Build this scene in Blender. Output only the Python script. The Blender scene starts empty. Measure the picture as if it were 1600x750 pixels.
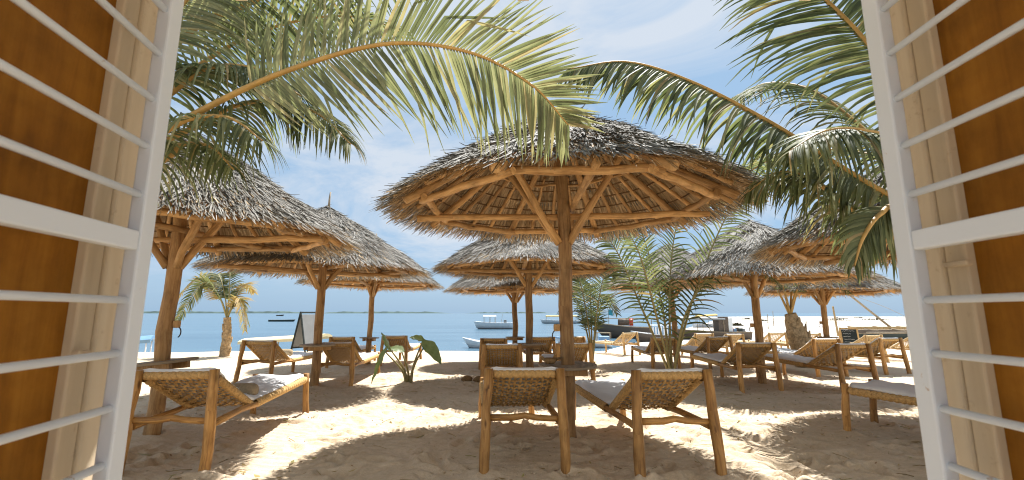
import bpy, math, random
import numpy as np
from mathutils import Vector, Matrix, Quaternion
random.seed(7); rng = np.random.default_rng(7)
R = math.radians
sc = bpy.context.scene
col = sc.collection

# ------------------------------------------------------------------ camera, sky, sun, exposure
F, CX, CY, PITCH, CAMH = 700.0, 800.0, 375.0, R(9.25), 1.25
cam = bpy.data.cameras.new('camera'); camo = bpy.data.objects.new('camera', cam); col.objects.link(camo)
cam.sensor_width = 36.0; cam.lens = F / 1600 * 36; cam.clip_start = 0.02; cam.clip_end = 20000
camo.location = (0, 0, CAMH); camo.rotation_euler = (R(90) + PITCH, 0, 0)
cam.dof.use_dof = True; cam.dof.focus_distance = 5.5; cam.dof.aperture_fstop = 5.0
sc.camera = camo

SUN = Vector((0.24, 0.50, 1.0)).normalized()
sun = bpy.data.lights.new('sun', 'SUN'); suno = bpy.data.objects.new('sun', sun); col.objects.link(suno)
sun.energy = 5.0; sun.angle = R(0.5); sun.color = (1.0, 0.98, 0.955)
suno.rotation_euler = SUN.to_track_quat('Z', 'Y').to_euler()

w = bpy.data.worlds.new('World'); sc.world = w; w.use_nodes = True
nt = w.node_tree; N = nt.nodes; L = nt.links; N.clear()
out = N.new('ShaderNodeOutputWorld'); bg = N.new('ShaderNodeBackground'); bg.inputs['Strength'].default_value = 0.098
sky = N.new('ShaderNodeTexSky'); sky.sky_type = 'NISHITA'; sky.sun_disc = False
sky.sun_elevation = math.asin(SUN.z); sky.sun_rotation = math.atan2(SUN.x, SUN.y)
sky.air_density = 1.0; sky.dust_density = 1.2; sky.ozone_density = 2.2; sky.altitude = 0
tc = N.new('ShaderNodeTexCoord'); sep = N.new('ShaderNodeSeparateXYZ'); L.new(tc.outputs['Generated'], sep.inputs[0])
zz = N.new('ShaderNodeMath'); zz.operation = 'MAXIMUM'; L.new(sep.outputs['Z'], zz.inputs[0]); zz.inputs[1].default_value = 0.0
za = N.new('ShaderNodeMath'); za.operation = 'ADD'; L.new(zz.outputs[0], za.inputs[0]); za.inputs[1].default_value = 0.22
dx = N.new('ShaderNodeMath'); dx.operation = 'DIVIDE'; L.new(sep.outputs['X'], dx.inputs[0]); L.new(za.outputs[0], dx.inputs[1])
dy = N.new('ShaderNodeMath'); dy.operation = 'DIVIDE'; L.new(sep.outputs['Y'], dy.inputs[0]); L.new(za.outputs[0], dy.inputs[1])
cmb = N.new('ShaderNodeCombineXYZ'); L.new(dx.outputs[0], cmb.inputs[0]); L.new(dy.outputs[0], cmb.inputs[1]); cmb.inputs[2].default_value = 3.7
nz = N.new('ShaderNodeTexNoise'); nz.inputs['Scale'].default_value = 1.5; nz.inputs['Detail'].default_value = 9; nz.inputs['Roughness'].default_value = 0.62
nz.inputs['Distortion'].default_value = 0.5
L.new(cmb.outputs[0], nz.inputs['Vector'])
rp = N.new('ShaderNodeValToRGB'); rp.color_ramp.elements[0].position = 0.39; rp.color_ramp.elements[1].position = 0.58
rp.color_ramp.elements[0].color = (0, 0, 0, 1); rp.color_ramp.elements[1].color = (0.8, 0.8, 0.8, 1)
L.new(nz.outputs['Fac'], rp.inputs[0])
hz = N.new('ShaderNodeMapRange'); hz.inputs['From Min'].default_value = 0.03; hz.inputs['From Max'].default_value = 0.16
L.new(sep.outputs['Z'], hz.inputs['Value'])
mm = N.new('ShaderNodeMath'); mm.operation = 'MULTIPLY'; L.new(rp.outputs[0], mm.inputs[0]); L.new(hz.outputs[0], mm.inputs[1])
tint = N.new('ShaderNodeMixRGB'); tint.blend_type = 'MULTIPLY'; tint.inputs[0].default_value = 1.0
tint.blend_type = 'MIX'; tint.inputs[0].default_value = 0.88; tint.inputs[2].default_value = (1.6, 2.5, 3.55, 1); L.new(sky.outputs[0], tint.inputs[1])
mx = N.new('ShaderNodeMixRGB'); L.new(mm.outputs[0], mx.inputs[0]); L.new(tint.outputs[0], mx.inputs[1]); mx.inputs[2].default_value = (3.6, 3.85, 4.2, 1)
L.new(mx.outputs[0], bg.inputs[0]); L.new(bg.outputs[0], out.inputs[0])

sc.view_settings.view_transform = 'Standard'; sc.view_settings.look = 'None'
sc.view_settings.exposure = 1.1; sc.view_settings.gamma = 1.0; sc.view_settings.use_curve_mapping = False
sc.cycles.filter_width = 1.1
sc.render.resolution_x = 1024; sc.render.resolution_y = 480

# ------------------------------------------------------------------ pixel helpers (a pixel gives a direction, the depth comes from the thing's place)
def ratio(py): return math.tan(PITCH + math.atan((CY - py) / F))
def at(px, py, Y):
    """point on the ray of a photo pixel, at forward distance Y"""
    dz = ratio(py) * Y
    ax = Y * math.cos(PITCH) + dz * math.sin(PITCH)
    return Vector(((px - CX) / F * ax, Y, CAMH + dz))

# ------------------------------------------------------------------ materials
def mat(name):
    m = bpy.data.materials.new(name); m.use_nodes = True
    n = m.node_tree.nodes; b = n['Principled BSDF']
    return m, n, m.node_tree.links, b
def ramp(n, stops):
    r = n.new('ShaderNodeValToRGB'); e = r.color_ramp.elements
    while len(e) < len(stops): e.new(0.5)
    for i, (p, c) in enumerate(stops): e[i].position = p; e[i].color = (*c, 1)
    return r
def noise(n, l, vec, scale, detail=4, rough=0.55, dist=0.0):
    t = n.new('ShaderNodeTexNoise'); t.inputs['Scale'].default_value = scale; t.inputs['Detail'].default_value = detail
    t.inputs['Roughness'].default_value = rough; t.inputs['Distortion'].default_value = dist
    if vec is not None: l.new(vec, t.inputs['Vector'])
    return t
def mapping(n, l, src, scale):
    m = n.new('ShaderNodeMapping'); m.inputs['Scale'].default_value = scale; l.new(src, m.inputs['Vector']); return m.outputs[0]
def bump(n, l, b, h, strength, dist):
    k = n.new('ShaderNodeBump'); k.inputs['Strength'].default_value = strength; k.inputs['Distance'].default_value = dist
    l.new(h, k.inputs['Height']); l.new(k.outputs[0], b.inputs['Normal']); return k
def mixc(n, l, fac, a, b_, mode='MIX'):
    m = n.new('ShaderNodeMixRGB'); m.blend_type = mode
    if isinstance(fac, float): m.inputs[0].default_value = fac
    else: l.new(fac, m.inputs[0])
    for i, c in ((1, a), (2, b_)):
        if isinstance(c, tuple): m.inputs[i].default_value = (*c, 1)
        else: l.new(c, m.inputs[i])
    return m.outputs[0]

def wood_mat(name, c0, c1, c2, rough=0.55, dirt=0.0):
    m, n, l, b = mat(name)
    uv = n.new('ShaderNodeUVMap').outputs[0]
    oi = n.new('ShaderNodeObjectInfo')
    add = n.new('ShaderNodeVectorMath'); add.operation = 'ADD'; l.new(uv, add.inputs[0])
    cm = n.new('ShaderNodeCombineXYZ'); l.new(oi.outputs['Random'], cm.inputs[2]); mulr = n.new('ShaderNodeVectorMath'); mulr.operation = 'SCALE'
    l.new(cm.outputs[0], mulr.inputs[0]); mulr.inputs['Scale'].default_value = 37.0; l.new(mulr.outputs[0], add.inputs[1])
    v = mapping(n, l, add.outputs[0], (46, 3.2, 1)); t1 = noise(n, l, v, 1.0, 6, 0.6, 0.6)
    v2 = mapping(n, l, add.outputs[0], (10, 5, 1)); t2 = noise(n, l, v2, 1.0, 4, 0.6)
    r1 = ramp(n, [(0.28, c0), (0.5, c1), (0.75, c2)]); l.new(t1.outputs[0], r1.inputs[0])
    r2 = ramp(n, [(0.30, (0.45, 0.42, 0.38)), (0.55, (1, 1, 1))]); l.new(t2.outputs[0], r2.inputs[0])
    c = mixc(n, l, 0.75, r1.outputs[0], r2.outputs[0], 'MULTIPLY')
    # knots
    vk = mapping(n, l, add.outputs[0], (9, 3.0, 1)); vo = n.new('ShaderNodeTexVoronoi'); l.new(vk, vo.inputs['Vector']); vo.inputs['Scale'].default_value = 1.0
    rk = ramp(n, [(0.05, (0.16, 0.1, 0.06)), (0.13, (1, 1, 1))]); l.new(vo.outputs['Distance'], rk.inputs[0])
    c = mixc(n, l, 0.8, c, rk.outputs[0], 'MULTIPLY')
    # per-piece tone
    rt = ramp(n, [(0.0, (0.72, 0.70, 0.68)), (1.0, (1.12, 1.08, 1.0))]); l.new(oi.outputs['Random'], rt.inputs[0])
    c = mixc(n, l, 1.0, c, rt.outputs[0], 'MULTIPLY')
    l.new(c, b.inputs['Base Color']); b.inputs['Roughness'].default_value = rough
    b.inputs['Specular IOR Level'].default_value = 0.35
    bump(n, l, b, t1.outputs[0], 0.5, 0.004)
    return m

M = {}
M['wood'] = wood_mat('varnished_pole', (0.20, 0.085, 0.022), (0.44, 0.215, 0.062), (0.60, 0.34, 0.12), 0.45)
M['post'] = wood_mat('post_wood', (0.24, 0.12, 0.045), (0.42, 0.245, 0.10), (0.55, 0.36, 0.17), 0.6)
M['rafter'] = wood_mat('rafter_wood', (0.34, 0.18, 0.065), (0.57, 0.34, 0.14), (0.70, 0.47, 0.24), 0.6)
M['batten'] = wood_mat('batten_gap_stick', (0.10, 0.05, 0.02), (0.20, 0.11, 0.045), (0.3, 0.18, 0.08), 0.8)  # dark tone also paints in the shaded gaps between thatch rows
M['bedwood'] = wood_mat('bed_wood', (0.23, 0.105, 0.03), (0.50, 0.27, 0.085), (0.64, 0.385, 0.145), 0.5)
M['palewood'] = wood_mat('pale_bed_wood', (0.42, 0.26, 0.10), (0.62, 0.42, 0.19), (0.72, 0.54, 0.30), 0.6)
M['greywood'] = wood_mat('weathered_wood', (0.24, 0.18, 0.12), (0.42, 0.34, 0.24), (0.55, 0.46, 0.35), 0.75)
M['boatwood'] = wood_mat('boat_plank', (0.09, 0.07, 0.055), (0.16, 0.125, 0.1), (0.26, 0.2, 0.15), 0.7)

def island_mat(name, stops, rough=0.7, trans=0.0, tcol=None, vary=None, spec=0.3):
    m, n, l, b = mat(name)
    g = n.new('ShaderNodeNewGeometry'); r = ramp(n, stops); l.new(g.outputs['Random Per Island'], r.inputs[0])
    c = r.outputs[0]
    if vary:
        tcn = n.new('ShaderNodeTexCoord'); t = noise(n, l, tcn.outputs['Object'], vary[0], 5, 0.6)
        r2 = ramp(n, [(0.3, vary[1]), (0.65, vary[2])]); l.new(t.outputs[0], r2.inputs[0]); c = mixc(n, l, 1.0, c, r2.outputs[0], 'MULTIPLY')
    l.new(c, b.inputs['Base Color']); b.inputs['Roughness'].default_value = rough; b.inputs['Specular IOR Level'].default_value = spec
    if trans > 0:
        tr = n.new('ShaderNodeBsdfTranslucent'); o = n['Material Output']; ms = n.new('ShaderNodeMixShader'); ms.inputs[0].default_value = trans
        cc = mixc(n, l, 1.0, c, tcol, 'MULTIPLY'); l.new(cc, tr.inputs['Color'])
        l.new(b.outputs[0], ms.inputs[1]); l.new(tr.outputs[0], ms.inputs[2]); l.new(ms.outputs[0], o.inputs['Surface'])
    return m
M['thatch'] = island_mat('thatch_top', [(0.0, (0.16, 0.143, 0.12)), (0.35, (0.215, 0.20, 0.17)), (0.7, (0.285, 0.27, 0.235)), (1.0, (0.36, 0.345, 0.315))], 0.7,
                         vary=(3.0, (0.6, 0.58, 0.55), (1.1, 1.1, 1.1)), spec=0.18)
M['lining'] = island_mat('thatch_underside', [(0.0, (0.30, 0.20, 0.10)), (0.5, (0.52, 0.37, 0.21)), (1.0, (0.70, 0.54, 0.34))], 0.8, 0.2, (1.0, 0.9, 0.7),
                         vary=(4.0, (0.7, 0.67, 0.65), (1.05, 1.05, 1.05)))
GREEN = [(0.0, (0.07, 0.088, 0.04)), (0.45, (0.14, 0.16, 0.075)), (0.8, (0.235, 0.25, 0.125)), (0.92, (0.34, 0.315, 0.175)), (1.0, (0.36, 0.245, 0.115))]
M['leaf'] = island_mat('palm_leaflet', GREEN, 0.55, 0.42, (1.15, 1.2, 0.85), spec=0.22, vary=(9.0, (0.75, 0.75, 0.7), (1.1, 1.1, 1.1)))
YEL = [(0.0, (0.13, 0.148, 0.075)), (0.5, (0.225, 0.24, 0.13)), (0.85, (0.34, 0.34, 0.195)), (1.0, (0.42, 0.34, 0.19))]
M['leafy'] = island_mat('palm_leaflet_pale', YEL, 0.5, 0.5, (1.15, 1.15, 0.85), spec=0.35, vary=(9.0, (0.75, 0.75, 0.7), (1.1, 1.1, 1.1)))
DRY = [(0.0, (0.30, 0.22, 0.10)), (0.6, (0.46, 0.36, 0.17)), (1.0, (0.36, 0.36, 0.14))]
M['leafdry'] = island_mat('palm_leaflet_dry', DRY, 0.6, 0.4, (1.2, 1.1, 0.8))
M['rope'] = island_mat('palm_rope', [(0.0, (0.44, 0.255, 0.09)), (1.0, (0.66, 0.43, 0.18))], 0.8, vary=(60.0, (0.6, 0.58, 0.55), (1.1, 1.1, 1.1)))
M['palerope'] = island_mat('pale_palm_rope', [(0.0, (0.52, 0.38, 0.2)), (1.0, (0.7, 0.55, 0.33))], 0.8, vary=(60.0, (0.65, 0.63, 0.6), (1.1, 1.1, 1.1)))

def plain(name, c, rough=0.5, spec=0.4, var=0.12, scale=6.0, metal=0.0, bmp=0.0):
    m, n, l, b = mat(name); tcn = n.new('ShaderNodeTexCoord'); t = noise(n, l, tcn.outputs['Object'], scale, 6, 0.65)
    r = ramp(n, [(0.3, tuple(x * (1 - var * 2) for x in c)), (0.62, c)]); l.new(t.outputs[0], r.inputs[0]); l.new(r.outputs[0], b.inputs['Base Color'])
    b.inputs['Roughness'].default_value = rough; b.inputs['Specular IOR Level'].default_value = spec; b.inputs['Metallic'].default_value = metal
    if bmp: bump(n, l, b, t.outputs[0], 0.4, bmp)
    return m
M['mattress'] = plain('mattress_cloth', (0.78, 0.78, 0.77), 0.85, 0.2, 0.05, 5.0, bmp=0.02)
M['bolster'] = plain('brown_cloth', (0.42, 0.33, 0.21), 0.9, 0.1, 0.15, 30.0, bmp=0.004)
M['white_metal'] = plain('white_paint', (0.80, 0.80, 0.80), 0.38, 0.5, 0.03, 9.0)
M['white_boat'] = plain('white_hull', (0.72, 0.74, 0.74), 0.35, 0.5, 0.08, 1.5)
M['blue_boat'] = plain('blue_paint', (0.16, 0.30, 0.46), 0.4, 0.5, 0.1, 2.0)
M['cream'] = plain('cream_canvas', (0.72, 0.58, 0.33), 0.8, 0.2, 0.08, 1.5)
M['yellow'] = plain('yellow_canvas', (0.72, 0.48, 0.13), 0.8, 0.2, 0.08, 1.5)
M['black'] = plain('black_plastic', (0.02, 0.02, 0.022), 0.4, 0.5, 0.1)
M['darkgreen'] = plain('dark_green_hull', (0.05, 0.065, 0.055), 0.5, 0.4, 0.15, 2.0)
M['red'] = plain('red_plastic', (0.62, 0.06, 0.025), 0.4, 0.5, 0.1)
M['teal'] = plain('teal_cloth', (0.05, 0.30, 0.38), 0.8, 0.2, 0.1)
M['slate'] = plain('chalkboard', (0.035, 0.045, 0.045), 0.8, 0.2, 0.2, 12)
M['chalk'] = plain('chalk', (0.7, 0.7, 0.68), 0.9, 0.1, 0.1)
M['greyboard'] = plain('grey_board', (0.24, 0.25, 0.25), 0.7, 0.3, 0.08, 3)
M['plaster'] = plain('white_plaster', (0.74, 0.70, 0.62), 0.85, 0.2, 0.06, 3.0, bmp=0.01)
M['husk'] = plain('coconut_husk', (0.30, 0.19, 0.09), 0.9, 0.1, 0.25, 25.0, bmp=0.01)
M['island'] = plain('far_land', (0.10, 0.14, 0.13), 0.95, 0.05, 0.2, 0.02)
M['weed'] = plain('seaweed', (0.13, 0.115, 0.06), 0.95, 0.05, 0.3, 1.0)
M['trunk'] = plain('palm_trunk', (0.48, 0.34, 0.19), 0.9, 0.1, 0.32, 14.0, bmp=0.05)
M['rachis'] = plain('palm_rachis', (0.50, 0.30, 0.085), 0.5, 0.4, 0.15, 12.0)
M['rachisg'] = plain('palm_rachis_green', (0.33, 0.27, 0.10), 0.5, 0.4, 0.2, 10.0)

def door_mats():
    m, n, l, b = mat('brown_stained_board'); tcn = n.new('ShaderNodeTexCoord')
    v = mapping(n, l, tcn.outputs['Object'], (30, 30, 2.2)); t = noise(n, l, v, 1.0, 6, 0.65, 0.8)
    t2 = noise(n, l, tcn.outputs['Object'], 5.0, 6, 0.7)
    r = ramp(n, [(0.2, (0.20, 0.075, 0.006)), (0.5, (0.29, 0.12, 0.011)), (0.85, (0.37, 0.165, 0.02))]); l.new(t.outputs[0], r.inputs[0])
    r2 = ramp(n, [(0.3, (0.6, 0.55, 0.5)), (0.65, (1.1, 1.1, 1.1))]); l.new(t2.outputs[0], r2.inputs[0])
    l.new(mixc(n, l, 1.0, r.outputs[0], r2.outputs[0], 'MULTIPLY'), b.inputs['Base Color']); b.inputs['Roughness'].default_value = 0.6; b.inputs['Specular IOR Level'].default_value = 0.15
    bump(n, l, b, t.outputs[0], 0.25, 0.002); M['board'] = m
    m, n, l, b = mat('beige_painted_wood'); tcn = n.new('ShaderNodeTexCoord')
    v = mapping(n, l, tcn.outputs['Object'], (24, 24, 1.6)); t = noise(n, l, v, 1.0, 6, 0.65, 0.5)
    t2 = noise(n, l, tcn.outputs['Object'], 22.0, 6, 0.7)
    r = ramp(n, [(0.25, (0.56, 0.44, 0.29)), (0.55, (0.65, 0.53, 0.37)), (0.8, (0.68, 0.57, 0.42))]); l.new(t.outputs[0], r.inputs[0])
    r2 = ramp(n, [(0.30, (0.45, 0.3, 0.16)), (0.40, (1, 1, 1))]); l.new(t2.outputs[0], r2.inputs[0])
    l.new(mixc(n, l, 0.4, r.outputs[0], r2.outputs[0], 'MULTIPLY'), b.inputs['Base Color']); b.inputs['Roughness'].default_value = 0.6
    bump(n, l, b, t.outputs[0], 0.3, 0.002); M['beige'] = m
    m, n, l, b = mat('white_enamel'); tcn = n.new('ShaderNodeTexCoord')
    t = noise(n, l, tcn.outputs['Object'], 26.0, 8, 0.7); r = ramp(n, [(0.27, (0.42, 0.24, 0.10)), (0.34, (0.73, 0.79, 0.86))]); l.new(t.outputs[0], r.inputs[0])
    l.new(r.outputs[0], b.inputs['Base Color']); b.inputs['Roughness'].default_value = 0.4; bump(n, l, b, t.outputs[0], 0.25, 0.0015); M['enamel'] = m
door_mats()

def sand_mat():
    m, n, l, b = mat('coral_sand'); g = n.new('ShaderNodeNewGeometry'); P = g.outputs['Position']
    t1 = noise(n, l, P, 1.3, 6, 0.6); t2 = noise(n, l, P, 14.0, 6, 0.7); t3 = noise(n, l, P, 220.0, 3, 0.6)
    vs = mapping(n, l, P, (2.0, 9.0, 1)); t4 = noise(n, l, vs, 1.0, 6, 0.65, 1.2)
    r = ramp(n, [(0.3, (0.58, 0.46, 0.315)), (0.7, (0.68, 0.555, 0.405))]); l.new(t1.outputs[0], r.inputs[0])
    r2 = ramp(n, [(0.25, (0.8, 0.77, 0.72)), (0.6, (1, 1, 1))]); l.new(t2.outputs[0], r2.inputs[0])
    c = mixc(n, l, 1.0, r.outputs[0], r2.outputs[0], 'MULTIPLY')
    r3 = ramp(n, [(0.3, (0.82, 0.8, 0.78)), (0.6, (1.05, 1.05, 1.05))]); l.new(t3.outputs[0], r3.inputs[0]); c = mixc(n, l, 0.7, c, r3.outputs[0], 'MULTIPLY')
    # leaf litter specks
    vo = n.new('ShaderNodeTexVoronoi'); vo.inputs['Scale'].default_value = 5.0; vv = mapping(n, l, P, (1.0, 2.2, 1)); l.new(vv, vo.inputs['Vector'])
    rv = ramp(n, [(0.05, (0.42, 0.26, 0.14)), (0.085, (1, 1, 1))]); l.new(vo.outputs['Distance'], rv.inputs[0]); c = mixc(n, l, 0.8, c, rv.outputs[0], 'MULTIPLY')
    # the far tidal flat: wetter, paler and streaked
    sp = n.new('ShaderNodeSeparateXYZ'); l.new(P, sp.inputs[0])
    mr = n.new('ShaderNodeMapRange'); mr.inputs['From Min'].default_value = -0.5; mr.inputs['From Max'].default_value = -1.2; l.new(sp.outputs['Z'], mr.inputs['Value'])
    vf = mapping(n, l, P, (0.02, 0.11, 1)); tf = noise(n, l, vf, 1.0, 6, 0.65, 0.8)
    rf = ramp(n, [(0.38, (0.34, 0.30, 0.25)), (0.56, (0.60, 0.56, 0.50))]); l.new(tf.outputs[0], rf.inputs[0])
    c = mixc(n, l, mr.outputs[0], c, rf.outputs[0])
    l.new(c, b.inputs['Base Color']); b.inputs['Roughness'].default_value = 0.9; b.inputs['Specular IOR Level'].default_value = 0.15
    a1 = n.new('ShaderNodeMath'); a1.operation = 'MULTIPLY_ADD'; l.new(t3.outputs[0], a1.inputs[0]); a1.inputs[1].default_value = 0.12; l.new(t2.outputs[0], a1.inputs[2])
    a2 = n.new('ShaderNodeMath'); a2.operation = 'ADD'; l.new(a1.outputs[0], a2.inputs[0]); l.new(t4.outputs[0], a2.inputs[1])
    bump(n, l, b, a2.outputs[0], 0.5, 0.035)
    return m
M['sand'] = sand_mat()
def water_mat():
    m, n, l, b = mat('sea_water'); g = n.new('ShaderNodeNewGeometry'); P = g.outputs['Position']
    v1 = mapping(n, l, P, (0.35, 1.1, 1)); t1 = noise(n, l, v1, 1.0, 6, 0.6); v2 = mapping(n, l, P, (0.02, 0.12, 1)); t2 = noise(n, l, v2, 1.0, 5, 0.6)
    r = ramp(n, [(0.35, (0.045, 0.10, 0.15)), (0.65, (0.08, 0.15, 0.205))]); l.new(t2.outputs[0], r.inputs[0]); l.new(r.outputs[0], b.inputs['Base Color'])
    b.inputs['Roughness'].default_value = 0.2; b.inputs['IOR'].default_value = 1.33
    bump(n, l, b, t1.outputs[0], 0.6, 0.3); return m
M['water'] = water_mat()

# ------------------------------------------------------------------ mesh helpers
class MB:
    def __init__(s): s.v = []; s.f = []; s.u = []; s.sm = []
    def face(s, idx, uv=None, smooth=False):
        s.f.append(tuple(idx)); s.u.append(uv or [(0, 0)] * len(idx)); s.sm.append(smooth)
    def quad(s, a, b, c, d, uv=None):
        i = len(s.v); s.v += [a, b, c, d]; s.face((i, i + 1, i + 2, i + 3), uv)
    def tube(s, pts, rad, n=8, caps=True, smooth=True, flat=1.0):
        pts = [Vector(p) for p in pts]; k = len(pts)
        if not hasattr(rad, '__len__'): rad = [rad] * k
        up = None; i0 = len(s.v); ln = 0.0; lens = []
        for i, p in enumerate(pts):
            t = (pts[min(i + 1, k - 1)] - pts[max(i - 1, 0)]).normalized()
            if up is None:
                up = Vector((0, 0, 1)) if abs(t.z) < 0.9 else Vector((1, 0, 0))
            a = t.cross(up).normalized(); up = a.cross(t).normalized()
            if i: ln += (p - pts[i - 1]).length
            lens.append(ln)
            for j in range(n):
                th = 2 * math.pi * j / n
                q = p + (a * math.cos(th) + up * math.sin(th) * flat) * rad[i]; s.v.append(tuple(q))
        for i in range(k - 1):
            for j in range(n):
                j2 = (j + 1) % n; r = rad[i]
                u0 = j / n * 2 * math.pi * r; u1 = (j + 1) / n * 2 * math.pi * r
                s.face((i0 + i * n + j, i0 + i * n + j2, i0 + (i + 1) * n + j2, i0 + (i + 1) * n + j),
                       [(u0, lens[i]), (u1, lens[i]), (u1, lens[i + 1]), (u0, lens[i + 1])], smooth)
        if caps:
            s.face([i0 + j for j in range(n)][::-1], [(0.02 * math.cos(j), 0.02 * math.sin(j)) for j in range(n)])
            s.face([i0 + (k - 1) * n + j for j in range(n)], [(0.02 * math.cos(j), 0.02 * math.sin(j)) for j in range(n)])
    def pole(s, a, b, r0, r1=None, n=9, seg=6, wob=0.006, bow=0.0):
        a = Vector(a); b = Vector(b); r1 = r1 or r0; pts = []; rs = []
        d = (b - a); t = d.normalized(); sd = t.cross(Vector((0.3, 0.2, 1))).normalized(); up = sd.cross(t)
        for i in range(seg + 1):
            f = i / seg; e = 0 if i in (0, seg) else 1
            pts.append(a + d * f + sd * random.gauss(0, wob) * e + up * (random.gauss(0, wob) * e + bow * math.sin(math.pi * f)))
            rs.append((r0 + (r1 - r0) * f) * random.uniform(0.93, 1.07))
        s.tube(pts, rs, n)
    def box(s, c, size, rot=None, bev=0.0):
        c = Vector(c); hx, hy, hz = [q / 2 for q in size]; i = len(s.v)
        P = [(x, y, z) for x in (-hx, hx) for y in (-hy, hy) for z in (-hz, hz)]
        for p in P:
            q = Vector(p)
            if rot is not None: q = rot @ q
            s.v.append(tuple(c + q))
        lx, ly, lz = size
        for fc, (a, b_) in (((0, 1, 3, 2), (lz, ly)), ((4, 6, 7, 5), (ly, lz)), ((0, 4, 5, 1), (lx, lz)), ((2, 3, 7, 6), (lz, lx)), ((0, 2, 6, 4), (ly, lx)), ((1, 5, 7, 3), (lx, ly))):
            s.face([i + k for k in fc], [(0, 0), (a, 0), (a, b_), (0, b_)])
    def build(s, name, m, parent=None, loc=None, kind=None, label=None, cat=None, group=None, bevel=0.0):
        me = bpy.data.meshes.new(name); me.from_pydata([tuple(p) for p in s.v], [], s.f)
        uvl = me.uv_layers.new(name='UVMap'); flat = [c for u in s.u for p in u for c in p]; uvl.data.foreach_set('uv', flat)
        me.polygons.foreach_set('use_smooth', s.sm); me.materials.append(M[m]); me.update()
        return link(name, me, parent, loc, kind, label, cat, group, bevel)
def link(name, me, parent=None, loc=None, kind=None, label=None, cat=None, group=None, bevel=0.0):
    o = bpy.data.objects.new(name, me); col.objects.link(o)
    if parent is not None: o.parent = parent
    if loc is not None: o.location = loc
    if bevel:
        b = o.modifiers.new('bevel', 'BEVEL'); b.width = bevel; b.segments = 2; b.limit_method = 'ANGLE'
    return tag(o, label, cat, group, kind)
def tag(o, label=None, cat=None, group=None, kind=None):
    if label: o['label'] = label
    if cat: o['category'] = cat
    if group: o['group'] = group
    if kind: o['kind'] = kind
    return o
def thing(name, label, cat, loc=(0, 0, 0), rz=0.0, group=None):
    o = bpy.data.objects.new(name, None); col.objects.link(o); o.location = loc; o.rotation_euler = (0, 0, rz); o.empty_display_size = 0.2
    return tag(o, label, cat, group)
KIDS = {}
def copy_tree(o, parent=None):
    c = o.copy(); col.objects.link(c)
    if parent is not None: c.parent = parent
    for ch in o.children: copy_tree(ch, c)
    return c
def catmull(P, n):
    P = [Vector(p) for p in P]; Q = [P[0] * 2 - P[1]] + P + [P[-1] * 2 - P[-2]]; o = []
    segs = len(P) - 1
    for i in range(n + 1):
        f = i / n * segs; k = min(int(f), segs - 1); t = f - k; a, b, c, d = Q[k:k + 4]
        o.append(0.5 * ((2 * b) + (c - a) * t + (2 * a - 5 * b + 4 * c - d) * t * t + (3 * b - a - 3 * c + d) * t ** 3))
    return o

# ------------------------------------------------------------------ terrain
LAT = rng.random((256, 256))
def vnoise(x, y):
    xi = np.floor(x).astype(int); yi = np.floor(y).astype(int); fx = x - xi; fy = y - yi
    fx = fx * fx * (3 - 2 * fx); fy = fy * fy * (3 - 2 * fy)
    g = lambda a, b: LAT[a % 256, b % 256]
    return (g(xi, yi) * (1 - fx) + g(xi + 1, yi) * fx) * (1 - fy) + (g(xi, yi + 1) * (1 - fx) + g(xi + 1, yi + 1) * fx) * fy - 0.5
def hfun(x, y):
    x = np.asarray(x, float); y = np.asarray(y, float)
    base = np.where(y > 5, -0.02 * (y - 5), 0.0)
    crest = 18.3 + 0.5 * np.sin(x * 0.11) + vnoise(x * 0.3, x * 0 + 3.3) * 1.2
    ov = np.maximum(y - crest, 0)
    base = np.where(y > crest, -0.02 * (crest - 5) - 0.06 * np.minimum(ov, 2) ** 2 / 2 * 2 - 0.22 * np.maximum(ov - 2, 0), base)
    d = (x - (14.0 + (y - 45) * 0.50)); far = (y - 330 - 60 * vnoise(x * 0.01, x * 0 + 9))
    f = -1.40 + 0.07 * vnoise(x * 0.05, y * 0.03) - 0.02 * np.maximum(-d, 0) * 4 - 0.01 * np.maximum(far, 0)
    f = np.maximum(f, -3.2)
    base = np.maximum(base, np.where(y > crest, f, -9))
    base = np.maximum(base, -3.2)
    amp = np.clip((30 - y) / 12, 0, 1)
    return base + amp * (0.06 * vnoise(x * 0.7 + 20, y * 0.7) + 0.022 * vnoise(x * 2.3, y * 2.3 + 7))
def H(x, y): return float(hfun(x, y))
def grow(a, b, s0, k):
    o = [a]; s = s0
    while abs(o[-1] - a) < abs(b - a): o.append(o[-1] + math.copysign(s, b - a)); s *= k
    return o[1:]
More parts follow.
